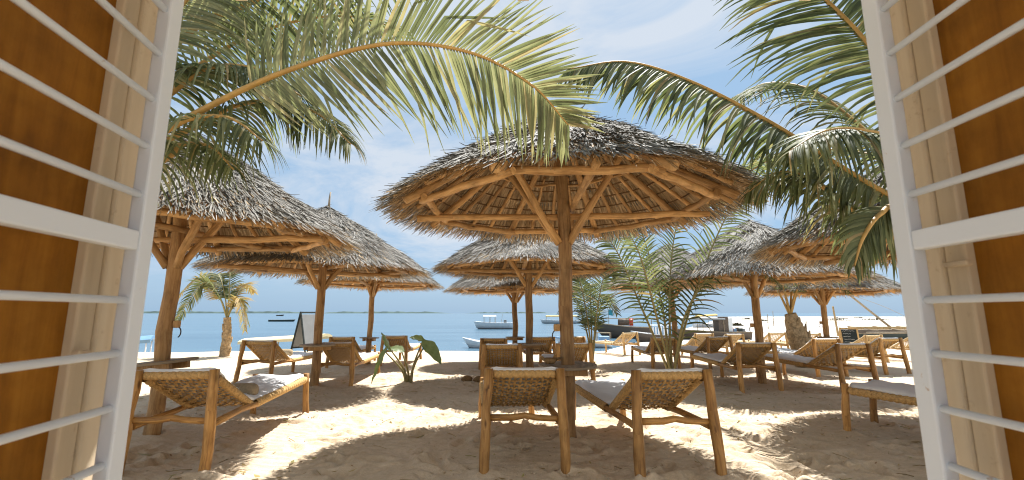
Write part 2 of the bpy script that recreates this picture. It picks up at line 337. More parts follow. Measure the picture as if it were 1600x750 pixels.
def make_sand():
    xd = list(np.arange(-6.0, 6.1, 0.026)); xs = grow(xd[0], -2500, 0.05, 1.13)[::-1] + xd + grow(xd[-1], 2500, 0.05, 1.09)
    yd = list(np.arange(2.9, 7.5, 0.023)) + list(np.arange(7.5, 11, 0.036)); ys = grow(yd[0], -25, 0.06, 1.25)[::-1] + yd + grow(yd[-1], 2500, 0.038, 1.03)
    X, Y = np.meshgrid(np.array(xs), np.array(ys)); Z = hfun(X, Y)
    near = np.clip((14 - Y) / 4, 0, 1)
    patch = np.clip(vnoise(X * 0.55 + 40, Y * 0.7) * 4 + 0.5, 0, 1)          # trampled and smoother areas
    Z += near * ((0.006 + 0.011 * patch) * vnoise(X * 5.5, Y * 7.5) + 0.010 * patch * vnoise(X * 11 + 5, Y * 15) + 0.008 * patch * vnoise(X * 21, Y * 27))
    rk = np.clip(vnoise(X * 0.45 + 90, Y * 0.6 + 30) * 5, 0, 1)               # raked lines
    Z += near * rk * 0.006 * np.sin((X * 0.35 + Y * 1.0 + 0.25 * vnoise(X * 0.8, Y * 0.8)) * 70)
    # footprints
    for i in range(620):
        fx = rng.uniform(-6, 6); fy = 3.2 + 8.5 * rng.random() ** 1.3; a = rng.uniform(0, math.pi); s = rng.uniform(0.8, 1.2)
        ix = np.searchsorted(xs, [fx - 0.35, fx + 0.35]); iy = np.searchsorted(ys, [fy - 0.35, fy + 0.35])
        sx = X[iy[0]:iy[1], ix[0]:ix[1]] - fx; sy = Y[iy[0]:iy[1], ix[0]:ix[1]] - fy
        u = (sx * math.cos(a) + sy * math.sin(a)) / (0.135 * s); v = (-sx * math.sin(a) + sy * math.cos(a)) / (0.06 * s); r2 = u * u + v * v
        Z[iy[0]:iy[1], ix[0]:ix[1]] += -0.030 * np.exp(-r2 ** 2) + 0.015 * np.exp(-(np.sqrt(r2) - 1.45) ** 2 * 5)
    for (mx_, my, mr, mh) in MOUNDS:
        d2 = (X - mx_) ** 2 + (Y - my) ** 2; Z += mh * np.exp(-d2 / (mr * mr)) * (1 + 0.8 * vnoise(X * 18, Y * 18))
    ny, nx = X.shape; v = np.stack([X, Y, Z], -1).reshape(-1, 3)
    i = (np.arange(ny - 1)[:, None] * nx + np.arange(nx - 1)[None, :]).ravel()
    f = np.stack([i, i + 1, i + nx + 1, i + nx], -1)
    me = bpy.data.meshes.new('beach_sand'); me.vertices.add(len(v)); me.vertices.foreach_set('co', v.ravel())
    me.loops.add(f.size); me.loops.foreach_set('vertex_index', f.ravel().astype(np.int32)); me.polygons.add(len(f))
    me.polygons.foreach_set('loop_start', np.arange(0, f.size, 4, dtype=np.int32)); me.polygons.foreach_set('loop_total', np.full(len(f), 4, np.int32))
    me.polygons.foreach_set('use_smooth', np.ones(len(f), bool)); me.update(calc_edges=True); me.materials.append(M['sand'])
    link('beach_sand', me, kind='structure')
MOUNDS = []      # filled by the things that stand in the sand

def make_sea():
    mb = MB(); xs = [-9000, -900, -90, 0, 90, 900, 9000]; ys = [19, 60, 300, 1500, 9000]
    for y in ys:
        for x in xs: mb.v.append((x, y, -1.5))
    for j in range(len(ys) - 1):
        for i in range(len(xs) - 1):
            k = j * len(xs) + i; mb.face((k, k + 1, k + 1 + len(xs), k + len(xs)))
    mb.build('sea', 'water', kind='structure')
    for (x0, x1, Y, hh) in ((-2900, -1350, 3100, 15), (-1300, -420, 3000, 13), (-360, 330, 3400, 11), (-3600, -3000, 3000, 14)):
        mb = MB(); n = 60; prev = None
        for i in range(n + 1):
            f = i / n; x = x0 + (x1 - x0) * f; e = min(1, 6 * f, 6 * (1 - f)); z = -1.6 + hh * e * (0.55 + 0.5 * random.random())
            row = [(x, Y, -1.6), (x, Y + 20, z), (x, Y + 180, z * 0.9), (x, Y + 300, -1.6)]
            k = len(mb.v); mb.v += row
            if i:
                for j in range(3): mb.face((k - 4 + j, k + j, k + j + 1, k - 3 + j))
        mb.build('far_island', 'island', kind='structure')
make_sea()

# ------------------------------------------------------------------ house front round the doorway (behind and above the camera) and the open doors
def make_house():
    h = thing('house', 'plastered house with an added unseen canopy shading its open doorway', 'house', (0, -0.3, 0))
    for s in (-1, 1):
        mb = MB(); mb.box((s * 2.45, 0, 1.35), (2.9, 0.22, 3.0)); mb.build('wall', 'plaster', h)
    mb = MB(); mb.box((0, 0, 2.65), (1.996, 0.22, 0.5)); mb.build('lintel', 'plaster', h)
    for i in range(13):       # unseen canopy above the doorway, added and sized to shade the open doors
        mb = MB(); y = 0.12 + i * 0.16; mb.box((0.05, y, 2.94 - 0.115 * i * 0.16), (2.7, 0.155, 0.022), Matrix.Rotation(-0.1145, 3, 'X')); mb.build('shade_canopy_board', 'beige', h)
    for x in (-1.2, 0.05, 1.3):
        mb = MB(); mb.box((x, 1.08, 2.78), (0.05, 2.05, 0.09), Matrix.Rotation(-0.1145, 3, 'X')); mb.build('shade_canopy_beam', 'beige', h)
make_house()

def leaf_frame(P, ang):     # hinge-side origin of a leaf plane; local +y runs outwards along the leaf, local x across it
    return P, ang
def make_doors():
    for s, Xs, az, side in ((-1, -0.762, R(8.5), 'left'), (1, 0.812, R(-2.6), 'right')):
        Ys = 0.905; LEN = 0.84
        d = Vector((-math.sin(az), math.cos(az), 0)); org = Vector((Xs, Ys, 0)) - d * LEN
        lab = {'left': 'white barred metal grille door on the palm frond side, before the sunnier orange-brown board',
               'right': 'white barred metal grille door before the darker brown board, hiding a bed end'}[side]
        g = thing('grille_door', lab, 'door', org, az, 'white grille doors of the doorway')
        zr = 1.393; z0, z1 = 0.16, 2.28; st = 0.042
        for y, nm in ((LEN - 0.0, 'stile'), (0.03, 'stile')):
            mb = MB(); mb.box((0, y - 0.0, (z0 + z1) / 2), (0.028, st, z1 - z0)); mb.build(nm, 'enamel', g, bevel=0.004)
        for z in (z0 + 0.02, zr, z1 - 0.02):
            mb = MB(); mb.box((0, (0.03 + LEN) / 2, z), (0.026, LEN - 0.03 - st - 0.002, 0.039)); mb.build('rail', 'enamel', g, bevel=0.004)
        zs = [zr + 0.095 + 0.104 * k for k in range(8)] + [zr - 0.118 - 0.1015 * k for k in range(11)]
        for z in zs:
            if z0 + 0.05 < z < z1 - 0.05:
                mb = MB(); mb.tube([(0, 0.03 + st / 2 - 0.004, z), (0.0, LEN / 2, z + random.uniform(-0.002, 0.002)), (0, LEN - st / 2 + 0.004, z)], 0.0072, 10); mb.build('bar', 'enamel', g)
        lab = {'left': 'orange-brown wooden door with cream stile behind the bars on the palm frond side',
               'right': 'dark brown wooden door with cream stile behind the bars, holding the long cream latch'}[side]
        org2 = org + Vector((s * 0.085, 0, 0)); wd = thing('wooden_door', lab, 'door', org2, az, 'wooden doors of the doorway')
        z0, z1 = 0.12, 2.32; W = LEN + 0.055
        for y0, y1, dx_ in ((W - 0.048, W, 0.0), (W - 0.094, W - 0.0485, s * 0.007), (0.0, 0.09, 0.0)):
            mb = MB(); mb.box((dx_, (y0 + y1) / 2, (z0 + z1) / 2), (0.036, y1 - y0, z1 - z0)); mb.build('stile', 'beige', wd, bevel=0.004)
        for z in (z0 + 0.06, z1 - 0.06):
            mb = MB(); mb.box((s * 0.004, W / 2 - 0.002, z), (0.030, W - 0.19, 0.12)); mb.build('rail', 'beige', wd, bevel=0.003)
        mb = MB(); mb.box((s * 0.014, W / 2 - 0.002, (z0 + z1) / 2), (0.016, W - 0.185, z1 - z0 - 0.236)); mb.build('panel', 'board', wd)
        for z in ((1.175, 1.86) if s < 0 else (1.345,)):
            mb = MB(); ln = 0.05 if s > 0 else 0.03
            mb.box((-s * 0.024, W - 0.09 + 0.0, z), (0.014, ln, 0.011)); mb.build('latch', 'beige', wd, bevel=0.003)
make_doors()

# ------------------------------------------------------------------ thatched umbrellas
UR, UZ, UA = 1.90, 2.26, 3.46          # eave radius and height, apex height
def roof_z(r): 
    f = r / UR; return UA + (UZ - UA) * (f ** 1.08)
def make_thatch_mesh():
    mb = MB()
    rows = 46
    for i in range(rows):
        f = (i + 0.5) / rows; r = 0.05 + (UR - 0.08) * f
        cnt = int(16 + 2 * math.pi * r / 0.0165)
        for j in range(cnt):
            th = 2 * math.pi * (j + random.random()) / cnt; rr = r + random.uniform(-0.035, 0.035)
            ln = random.uniform(0.13, 0.30); wd = random.uniform(0.006, 0.013); lift = random.uniform(0.0, 0.035) + (0.05 if random.random() < 0.04 else 0)
            yaw = random.gauss(0, 0.22); e = Vector((math.cos(th), math.sin(th), 0)); tn = Vector((-math.sin(th), math.cos(th), 0))
            sl = -(UA - UZ) / UR * 1.08 * (max(rr, 0.15) / UR) ** 0.08
            dn = (e + Vector((0, 0, sl))).normalized(); nrm = (Vector((0, 0, 1)) - e * sl).normalized()
            dd = dn * math.cos(yaw) + tn * math.sin(yaw); sd = dd.cross(nrm)
            tw = random.gauss(0, 0.38); sd = sd * math.cos(tw) + nrm * math.sin(tw)
            p = e * rr + Vector((0, 0, roof_z(rr) + 0.05 + random.uniform(-0.02, 0.022) + 0.02 * math.sin(7 * th + 9 * rr)))
            a = p - dd * ln * 0.4; b = p + dd * ln * 0.2 + nrm * lift * 0.5; c = p + dd * ln * 0.6 + nrm * lift
            k = len(mb.v); mb.v += [a - sd * wd * 0.5, a + sd * wd * 0.5, b + sd * wd * 0.55, b - sd * wd * 0.55, c + sd * wd * 0.3, c - sd * wd * 0.3]
            mb.face((k, k + 1, k + 2, k + 3)); mb.face((k + 3, k + 2, k + 4, k + 5))
    return mb
def make_lining_mesh():
    mb = MB()
    rows = 11
    n = 96       # closed sheet between the two layers
    prev = None
    for i, r in enumerate([0.03, 0.4, 0.8, 1.2, 1.5, UR - 0.2]):
        k = len(mb.v)
        for j in range(n):
            th = 2 * math.pi * j / n; mb.v.append((r * math.cos(th), r * math.sin(th), roof_z(r) + 0.035))
        if i:
            for j in range(n): mb.face((k - n + j, k - n + (j + 1) % n, k + (j + 1) % n, k + j))
    for i in range(rows):
        r0 = 0.10 + (UR - 0.30) * i / rows; step = (UR - 0.30) / rows; last = i == rows - 1
        cnt = int(2 * math.pi * (r0 + step) / (0.030 if not last else 0.019))
        for j in range(cnt):
            th = 2 * math.pi * (j + random.uniform(-0.3, 0.3)) / cnt; e = Vector((math.cos(th), math.sin(th), 0)); tn = Vector((-math.sin(th), math.cos(th), 0))
            ln = step * random.uniform(1.05, 1.2) if not last else step + random.uniform(0.02, 0.15)
            w0 = 2 * math.pi * (r0 + step) / cnt * 0.62
            yaw = random.gauss(0, 0.05 if not last else 0.14); dn = e * math.cos(yaw) + tn * math.sin(yaw)
            r1 = r0 + ln; z0 = roof_z(r0) + 0.022; z1 = roof_z(r1) - 0.034 - random.uniform(0, 0.012)
            if last: z1 += random.uniform(-0.03, 0.03)
            a = e * r0 + Vector((0, 0, z0)); c = e * r0 + dn * ln + Vector((0, 0, z1)); rl = random.gauss(0, 0.25); sd = tn * math.cos(rl) + Vector((0, 0, math.sin(rl)))
            t = random.uniform(0.12, 0.7)
            k = len(mb.v); mb.v += [a - sd * w0 * 0.45, a + sd * w0 * 0.45, c + sd * w0 * t, c - sd * w0 * t]; mb.face((k, k + 1, k + 2, k + 3))
    for ring in range(1500):     # ragged fringe outside and above
        th = random.uniform(0, 2 * math.pi); e = Vector((math.cos(th), math.sin(th), 0)); tn = Vector((-math.sin(th), math.cos(th), 0)); r0 = UR - random.uniform(0.12, 0.34)
        yaw = random.gauss(0, 0.22); dn = (e * math.cos(yaw) + tn * math.sin(yaw)) * 1 + Vector((0, 0, -random.uniform(0.35, 0.65))); dn.normalize(); ln = random.uniform(0.10, 0.22); wd = random.uniform(0.008, 0.02)
        a = e * r0 + Vector((0, 0, roof_z(r0) + random.uniform(-0.01, 0.05))); c = a + dn * ln; rl = random.gauss(0, 0.6); sd = tn * math.cos(rl) + Vector((0, 0, math.sin(rl)))
        k = len(mb.v); mb.v += [a - sd * wd * 0.5, a + sd * wd * 0.5, c + sd * wd * 0.25, c - sd * wd * 0.25]; mb.face((k, k + 1, k + 2, k + 3))
    return mb
def make_umbrella():
    u = thing('thatched_umbrella', '', 'umbrella', group='thatched umbrellas on the beach')
    mb = MB(); pts = []; rs = []
    for i in range(11):
        f = i / 10; z = -0.6 + f * 3.86; pts.append((random.gauss(0, 0.008), random.gauss(0, 0.008), z)); rs.append((0.080 - 0.016 * f) * random.uniform(0.95, 1.05))
    mb.tube(pts, rs, 14); mb.build('post', 'post', u)
    zr = lambda r: roof_z(r) - 0.022
    for k in range(8):
        th = R(22.5 + 45 * k); e = Vector((math.cos(th), math.sin(th), 0)); mb = MB(); rr = 0.038
        mb.pole(e * 0.07 + Vector((0, 0, zr(0.07) - rr)), e * 1.70 + Vector((0, 0, zr(1.70) - rr - 0.005)), 0.036, 0.042, seg=7); mb.build('rafter', 'rafter', u)
        for q in (-1, 0, 1):
            t2 = th + R(22.5) + q * R(11); e2 = Vector((math.cos(t2), math.sin(t2), 0)); mb = MB(); r0 = 0.42 if q == 0 else 0.78
            r1 = random.uniform(1.58, 1.72)
            mb.pole(e2 * r0 + Vector((0, 0, zr(r0) - 0.018)), e2 * r1 + Vector((0, 0, zr(r1) - 0.02)), 0.020, 0.026, n=7, seg=5); mb.build('small_rafter', 'rafter', u)
        # ring beam: one side of the octagon under the rafters
        t3 = th + R(45); ra = 1.50; a = e * ra; b = Vector((math.cos(t3), math.sin(t3), 0)) * ra; dd = (b - a).normalized()
        zz_ = zr(1.50) - 0.150 + 0.012 * (k % 2); mb = MB(); mb.pole(a - dd * 0.07 + Vector((0, 0, zz_)), b + dd * 0.07 + Vector((0, 0, zz_ - 0.004)), 0.036, 0.033, seg=6); mb.build('ring_beam', 'rafter', u)
        # inner ring
        ra = 0.86; a = e * ra; b = Vector((math.cos(t3), math.sin(t3), 0)) * ra; zz_ = zr(0.86 * 0.96) - 0.085
        mb = MB(); mb.pole(a + Vector((0, 0, zz_)), b + Vector((0, 0, zz_)), 0.017, 0.018, n=7, seg=5); mb.build('batten', 'rafter', u)
    for r in [0.10 + (UR - 0.30) * (i + 1) / 11 + 0.005 for i in range(2, 10)]:  # dark sticks, standing in too for shadow lines where thatch rows overlap
        mb = MB(); n = 40; mb.tube([(r * math.cos(2 * math.pi * j / n), r * math.sin(2 * math.pi * j / n), zr(r) - 0.020 + random.gauss(0, 0.003)) for j in range(n + 1)], 0.0085, 5, caps=False); mb.build('batten_gap_hoop', 'batten', u)
    zc = zr(1.5) - 0.165
    mb = MB(); mb.pole((-1.62, 0.095, zc - 0.035), (1.62, 0.09, zc - 0.03), 0.038, 0.034, seg=8); mb.build('cross_beam', 'rafter', u)
    mb = MB(); mb.pole((0.1, -1.55, zc + 0.042), (0.1, 1.55, zc + 0.046), 0.034, 0.036, seg=8); mb.build('cross_beam', 'rafter', u)
    for k in range(4):
        th = R(22.5 + 90 * k + 45 * (k % 2)); e = Vector((math.cos(th), math.sin(th), 0)); mb = MB(); mb.pole(e * 0.06 + Vector((0, 0, 2.0)), e * 0.70 + Vector((0, 0, zr(0.70) - 0.07)), 0.040, 0.036, seg=6); mb.build('strut', 'rafter', u)
    make_lining_mesh().build('thatch_lining', 'lining', u, kind='stuff')
    make_thatch_mesh().build('thatch', 'thatch', u, kind='stuff')
    return u
def add_table(u, r, tilt=0.0, square=False, z=0.74):
    mb = MB(); n = 36; rot = Matrix.Rotation(tilt, 3, 'Y')
    pts = []
    for j in range(n):
        th = 2 * math.pi * j / n; q = r * (1 + 0.012 * math.sin(3 * th + r * 50)); pts.append((q * math.cos(th), q * math.sin(th) * 0.97))
    for zz_ in (0, 0.026):
        for (x, y) in pts: mb.v.append(tuple(rot @ Vector((x, y, zz_))))
    # annulus round the post
    ri = 0.077
    for zz_ in (0, 0.026):
        for j in range(n):
            th = 2 * math.pi * j / n; mb.v.append(tuple(rot @ Vector((ri * math.cos(th), ri * math.sin(th), zz_))))
    for j in range(n):
        k = (j + 1) % n; mb.face((j, k, n + k, n + j)); mb.face((n + j, n + k, 3 * n + k, 3 * n + j), [(pts[j][0], pts[j][1]), (pts[k][0], pts[k][1]), (0, 0), (0, 0)]); mb.face((j, 2 * n + j, 2 * n + k, k))
    t = mb.build('table_top', 'greywood', u, (0, 0, z), bevel=0.003)
    for s in (-1, 1):
        mb = MB(); mb.box((0, s * 0.125, -0.037), (r * 1.25, 0.045, 0.07), rot); mb.build('bracket', 'rafter', t, bevel=0.004)
def add_hook(u, ang, z=1.16):
    e = Vector((math.cos(ang), math.sin(ang), 0)); mb = MB(); mb.box(e * 0.105 + Vector((0, 0, z)), (0.065, 0.05, 0.075), Matrix.Rotation(ang, 3, 'Z')); o = mb.build('hook_block', 'rafter', u, bevel=0.012)
    mb = MB(); mb.tube([e * (0.12 + 0.035 * math.sin(a)) + Vector((0, 0, z - 0.03 - 0.06 * (1 - math.cos(a)) * 0.9)) for a in [i * 0.35 for i in range(9)]], 0.006, 6); mb.build('hook', 'black', o)
proto = make_umbrella()
UMB = [  # photo x of the post, forward distance, height change, turn, table radius/tilt, hook angle, label
    (262, 4.80, -0.27, 0, (0.33, -0.10), 0.1, 'big thatched umbrella behind the hanging palm fronds, tray tilted on its thick post'),
    (499, 8.25, -0.32, 45, (0.30, 0.0), None, 'thatched umbrella with a bare stick at its peak, between two white-padded beds'),
    (578, 12.6, -0.27, 90, (0.27, 0.0), None, 'thatched umbrella nearest the sea beyond the broad-leaved plant, thin post in open water view'),
    (886, 4.78, 0.0, 0, (0.30, 0.0), 3.3, 'largest thatched umbrella with exposed rafters, round wooden table on its post'),
    (827, 9.2, -0.20, 180, (0.33, 0.0), None, 'thatched umbrella directly behind the largest umbrella, table between two woven bed backs'),
    (805, 12.9, -0.44, 135, (0.27, 0.0), None, 'lowest thatched umbrella standing in line with the anchored white motorboat'),
    (1182, 8.80, -0.43, 45, (0.30, 0.0), 2.9, 'thatched umbrella over the row of beds beside the multi-stemmed young palm'),
    (1287, 12.5, -0.53, 0, (0.28, 0.0), 2.9, 'thatched umbrella beside the stout leaning palm trunk, chalkboard beyond its post'),
    (1487, 4.90, -0.30, 90, (0.30, 0.0), None, 'thatched umbrella half hidden behind drooping green fronds and the barred door'),
    (1053, 12.7, -0.36, 135, (0.27, 0.0), None, 'thatched umbrella half covered by the young palm, boats beyond it'),
]
UPOS = []
for i, (px, Y, dz, turn, tb, hk, lab) in enumerate(UMB):
    u = proto if i == 0 else copy_tree(proto)
    UPOS.append((u, px, Y, dz, turn, tb, hk, lab))
for i, (u, px, Y, dz, turn, tb, hk, lab) in enumerate(UPOS):
    X = (px - CX) / F * (Y * math.cos(PITCH))
    u.location = (X, Y, dz); u.rotation_euler = (random.gauss(0, 0.014), random.gauss(0, 0.014), R(turn) + random.gauss(0, 0.05))
    kx = random.uniform(0.97, 1.03); u.scale = (kx, kx * random.uniform(0.98, 1.02), random.uniform(0.985, 1.015)) if i != 3 else (0.99, 1.04, 0.995)
    u['label'] = lab; MOUNDS.append((X, Y, 0.22, 0.035))
    g = H(X, Y) - dz
    add_table(u, tb[0], tb[1], z=0.72 + g)
    if hk is not None: add_hook(u, hk - u.rotation_euler.z, 1.12 + g)
    if i in (1, 2):
        mb = MB(); mb.pole((0.02, 0, UA - 0.1), (0.05, 0.02, UA + 0.36), 0.03, 0.012, seg=4); mb.build('peak_stick', 'greywood', u)

# ------------------------------------------------------------------ rope beds
BW = 0.30
def back_pt(f):   # f 0 at the seat joint, 1 at the head
    return Vector((0, 0.66 - 0.63 * f, 0.390 + 0.362 * f - 0.025 * math.sin(math.pi * f)))
def seat_pt(f):   # f 0 at the joint, 1 at the foot
    return Vector((0, 0.68 + 1.20 * f, 0.378 + 0.062 * f))
def weave(mb, fn, n_long, n_cross, sag, halfw, wide=0.024):
    xs = [-halfw + 2 * halfw * i / (n_long - 1) for i in range(n_long)]
    def P(x, f, off):
        p = fn(f); e = max(0.0, 1 - (x / halfw) ** 2); q = fn(min(1, f + 0.02)) - fn(max(0, f - 0.02)); nn = Vector((0, -q.z, q.y)).normalized()
        if nn.z < 0: nn = -nn
        return Vector((x, p.y, p.z - sag * e * math.sin(math.pi * min(1, max(0, f))) ** 0.6)) + nn * off
    for j in range(n_cross):
        f = (j + 0.5) / n_cross; k0 = len(mb.v); hw = 0.5 * wide / (fn(1) - fn(0)).length
        for i, x in enumerate(xs):
            o = 0.006 * (1 if (i + j) % 2 else -1); jit = random.uniform(-0.08, 0.08) / n_cross
            mb.v += [tuple(P(x, f - hw + jit, o)), tuple(P(x, f + hw + jit, o))]
            if i: k = len(mb.v); mb.face((k - 4, k - 2, k - 1, k - 3))
    for i, x in enumerate(xs):
        for j in range(n_cross):
            f = (j + 0.5) / n_cross; o = 0.006 * (-1 if (i + j) % 2 else 1); xx = x * 0.985 + random.uniform(-0.002, 0.002)
            mb.v += [tuple(P(xx - wide * 0.40, f, o)), tuple(P(xx + wide * 0.40, f, o))]
            if j: k = len(mb.v); mb.face((k - 4, k - 3, k - 1, k - 2))
def wrap(mb, a, b, r, pitch=0.052):
    a = Vector(a); b = Vector(b); ln = (b - a).length; t = (b - a).normalized(); n = 12; seg = int(ln / pitch * 5)
    up = Vector((0, 0, 1)) if abs(t.z) < 0.9 else Vector((1, 0, 0)); s1 = t.cross(up).normalized(); s2 = s1.cross(t); k0 = len(mb.v)
    for i in range(seg + 1):
        for j in range(n):
            th = 2 * math.pi * j / n; ph = (i / seg * ln / pitch + j / n) * 2 * math.pi
            rr = r - 0.004 + 0.014 * abs(math.sin(ph / 2)) ** 0.6
            mb.v.append(tuple(a + t * ln * i / seg + (s1 * math.cos(th) + s2 * math.sin(th)) * rr))
    for i in range(seg):
        for j in range(n):
            j2 = (j + 1) % n; mb.face((k0 + i * n + j, k0 + i * n + j2, k0 + (i + 1) * n + j2, k0 + (i + 1) * n + j), None, True)
def make_mattress(mb):
    # lofted pad following the bed, rounded edges, small wrinkles
    prof = []
    for i in range(15): prof.append(back_pt(1.03 - 1.03 * i / 14) + Vector((0, 0, 0.012)))
    for i in range(1, 15): prof.append(seat_pt(i / 14 * 0.99) + Vector((0, 0, 0.012)))
    sm = prof[:]
    for _ in range(3):
        sm = [sm[0]] + [(sm[i - 1] + sm[i] * 2 + sm[i + 1]) / 4 for i in range(1, len(sm) - 1)] + [sm[-1]]
    hw = 0.285; th = 0.072; cross = [(-hw, 0.012), (-hw - 0.012, 0.026), (-hw + 0.004, 0.046)] + [(-hw + 0.05 + (2 * hw - 0.1) * k / 7, th) for k in range(8)] + [(hw - 0.004, 0.046), (hw + 0.012, 0.026), (hw, 0.012)]
    n = len(cross); k0 = len(mb.v)
    for i, p in enumerate(sm):
        q = sm[min(i + 1, len(sm) - 1)] - sm[max(i - 1, 0)]; nn = Vector((0, -q.z, q.y)).normalized()
        if nn.z < 0: nn = -nn
        pin = 0.8 if i in (0, len(sm) - 1) else 1.0
        for j, (x, h) in enumerate(cross):
            wr = 0.010 * (math.sin(i * 1.9 + x * 9) * math.sin(i * 0.7 - x * 5)) if h > 0.045 else 0.006 * math.sin(i * 1.3)
            e = 1 - (x / hw) ** 2
            mb.v.append(tuple(Vector((x * (1 + 0.01 * math.sin(i * 1.1)), p.y, p.z - 0.022 * max(e, 0))) + nn * (h * pin + wr)))
    for i in range(len(sm) - 1):
        for j in range(n):
            j2 = (j + 1) % n; mb.face((k0 + i * n + j, k0 + i * n + j2, k0 + (i + 1) * n + j2, k0 + (i + 1) * n + j), None, True)
    mb.face([k0 + j for j in range(n)][::-1]); mb.face([k0 + (len(sm) - 1) * n + j for j in range(n)])
def make_bed(name, wood, rope, pad):
    b = thing(name, '', 'sunbed')
    for s in (-1, 1):
        mb = MB(); mb.pole((s * (BW + 0.035), -0.07, -0.14), (s * BW, 0.0, 0.80), 0.043, 0.038, n=10, wob=0.003); mb.build('leg', wood, b)
        mb = MB(); mb.pole((s * (BW + 0.015), 1.93, -0.14), (s * BW, 1.90, 0.50), 0.038, 0.034, n=10, wob=0.003); mb.build('leg', wood, b)
        mb = MB(); mb.pole((s * BW, 0.01, 0.365), (s * BW, 1.90, 0.43), 0.028, 0.026, wob=0.006, seg=8); mb.build('side_rail', wood, b)
        mb = MB(); mb.pole(back_pt(-0.03) + Vector((s * (BW - 0.02), 0, 0.002)), back_pt(1.0) + Vector((s * (BW - 0.02), 0.0, 0)), 0.022, 0.022, wob=0.003); mb.build('back_rail', wood, b)
    mb = MB(); mb.pole((-BW, 0, 0.415), (BW, 0, 0.40), 0.027, 0.024, wob=0.007, bow=0.008); mb.build('stretcher', wood, b)
    mb = MB(); mb.pole((-BW, 0.03, 0.752), (BW, 0.03, 0.752), 0.024, 0.024, wob=0.003); mb.build('head_bar', wood, b)
    mb = MB(); mb.pole((-BW, 1.885, 0.44), (BW, 1.885, 0.44), 0.023, 0.023, wob=0.003); mb.build('foot_bar', wood, b)
    mb = MB(); weave(mb, back_pt, 12, 14, 0.035, BW - 0.035, 0.026); weave(mb, seat_pt, 12, 24, 0.03, BW - 0.01, 0.026); mb.build('rope_weave', rope, b, kind='stuff')
    mb = MB()
    wrap(mb, (-BW + 0.04, 0.03, 0.752), (BW - 0.04, 0.03, 0.752), 0.027)
    for s in (-1, 1):
        wrap(mb, back_pt(0.03) + Vector((s * (BW - 0.02), 0, 0.002)), back_pt(0.95) + Vector((s * (BW - 0.02), 0, 0)), 0.025)
        wrap(mb, (s * BW, 0.70, 0.389), (s * BW, 1.86, 0.429), 0.031)
    mb.build('rope_wrap', rope, b, kind='stuff')
    if pad:
        mb = MB(); make_mattress(mb); mb.build('mattress', 'mattress', b)
    return b
bed0 = make_bed('rope_sunbed', 'bedwood', 'rope', True)
pale0 = make_bed('rope_sunbed', 'palewood', 'palerope', False)
palep = make_bed('rope_sunbed', 'palewood', 'palerope', True)
VG = 'varnished rope sunbeds with white pads'; PG = 'pale rope sunbeds along the beach edge'
BEDS = [  # template, head X, head Y, yaw (deg, + to the right), label, group
    (0, -2.74, 3.80, -3, 'sunbed with brown bolster and white pad under the umbrella with the tilted tray', VG),
    (0, -4.85, 8.75, 3, 'sunbed with white pad and bolster, farther from the plant of two under the stick-topped umbrella', VG),
    (0, -3.22, 8.42, -2, 'sunbed in front of the stick-topped umbrella post, on the side of the broad-leaved plant', VG),
    (0, -4.42, 11.9, 0, 'sunbed seen end on just behind the pair under the stick-topped umbrella', VG),
    (0, -3.10, 12.1, 0, 'sunbed with woven back directly behind the broad-leaved plant', VG),
    (0, 0.10, 3.86, -5, 'sunbed with sagging woven back standing square before the largest umbrella post', VG),
    (0, 1.28, 3.70, -7.5, 'sunbed with white pad turned aside, next to the round table on the palm shadow side', VG),
    (0, -0.17, 7.75, -1, 'sunbed seen square from behind, right behind the bed before the largest umbrella', VG),
    (0, -0.45, 11.2, -1, 'farthest sunbed of the line behind the largest umbrella, boat bow beyond it', VG),
    (0, 0.72, 11.2, -6, 'sunbed whose woven back shows beyond the second umbrella post table', VG),
    (0, 1.12, 8.25, -6, 'sunbed partly hidden by the round table post, black sandals beside its leg', VG),
    (0, 1.58, 11.9, -4, 'sunbed almost wholly hidden behind the round table post', VG),
    (0, 4.12, 7.75, -1, 'sunbed with white pad beside the many stems of the young palm', VG),
    (0, 5.72, 7.70, -10, 'sunbed with bowed white pad under the umbrella beside the leaning palm trunk', VG),
    (0, 6.66, 9.70, -8, 'sunbed with only its back showing, behind the bowed white pad', VG),
    (0, 8.35, 10.1, -14, 'sunbed leaning back beyond the last umbrella post, chalkboard sign behind it', VG),
    (0, 4.78, 3.44, -30, 'sunbed showing only its foot end and white pad beside the barred door', VG),
    (0, 3.72, 11.2, 0, 'sunbed behind the stems of the young palm, its pad foot to the sea', VG),
    (0, 5.08, 11.2, -8, 'sunbed with dark woven back below the moored wooden boat with roof', VG),
    (1, 4.15, 16.0, -24, 'bare pale rope bed alone on the sand near the dark dhow', PG),
    (2, 6.15, 14.6, -10, 'pale rope bed with white pad nearer the young palm, below the roofed boat', PG),
    (2, 7.15, 14.7, -10, 'pale rope bed with white pad between the roofed boat and umbrella post', PG),
    (1, 8.95, 15.4, -8, 'bare pale rope bed between umbrella post and leaning palm trunk', PG),
    (1, 10.25, 15.6, -8, 'bare pale rope bed between leaning palm trunk and the farther umbrella post', PG),
    (1, 10.75, 13.6, -14, 'bare pale rope bed just below the chalkboard sign', PG),
    (1, 12.15, 13.6, -14, 'bare pale rope bed touching the barred door edge, outrigger canoe beyond', PG),
]
used = set(); src = [bed0, pale0, palep]
todo = []
for (t, x, y, yaw, lab, grp) in BEDS:
    if t in used: o = copy_tree(src[t])
    else: o = src[t]; used.add(t)
    todo.append((o, x, y, yaw, lab, grp))
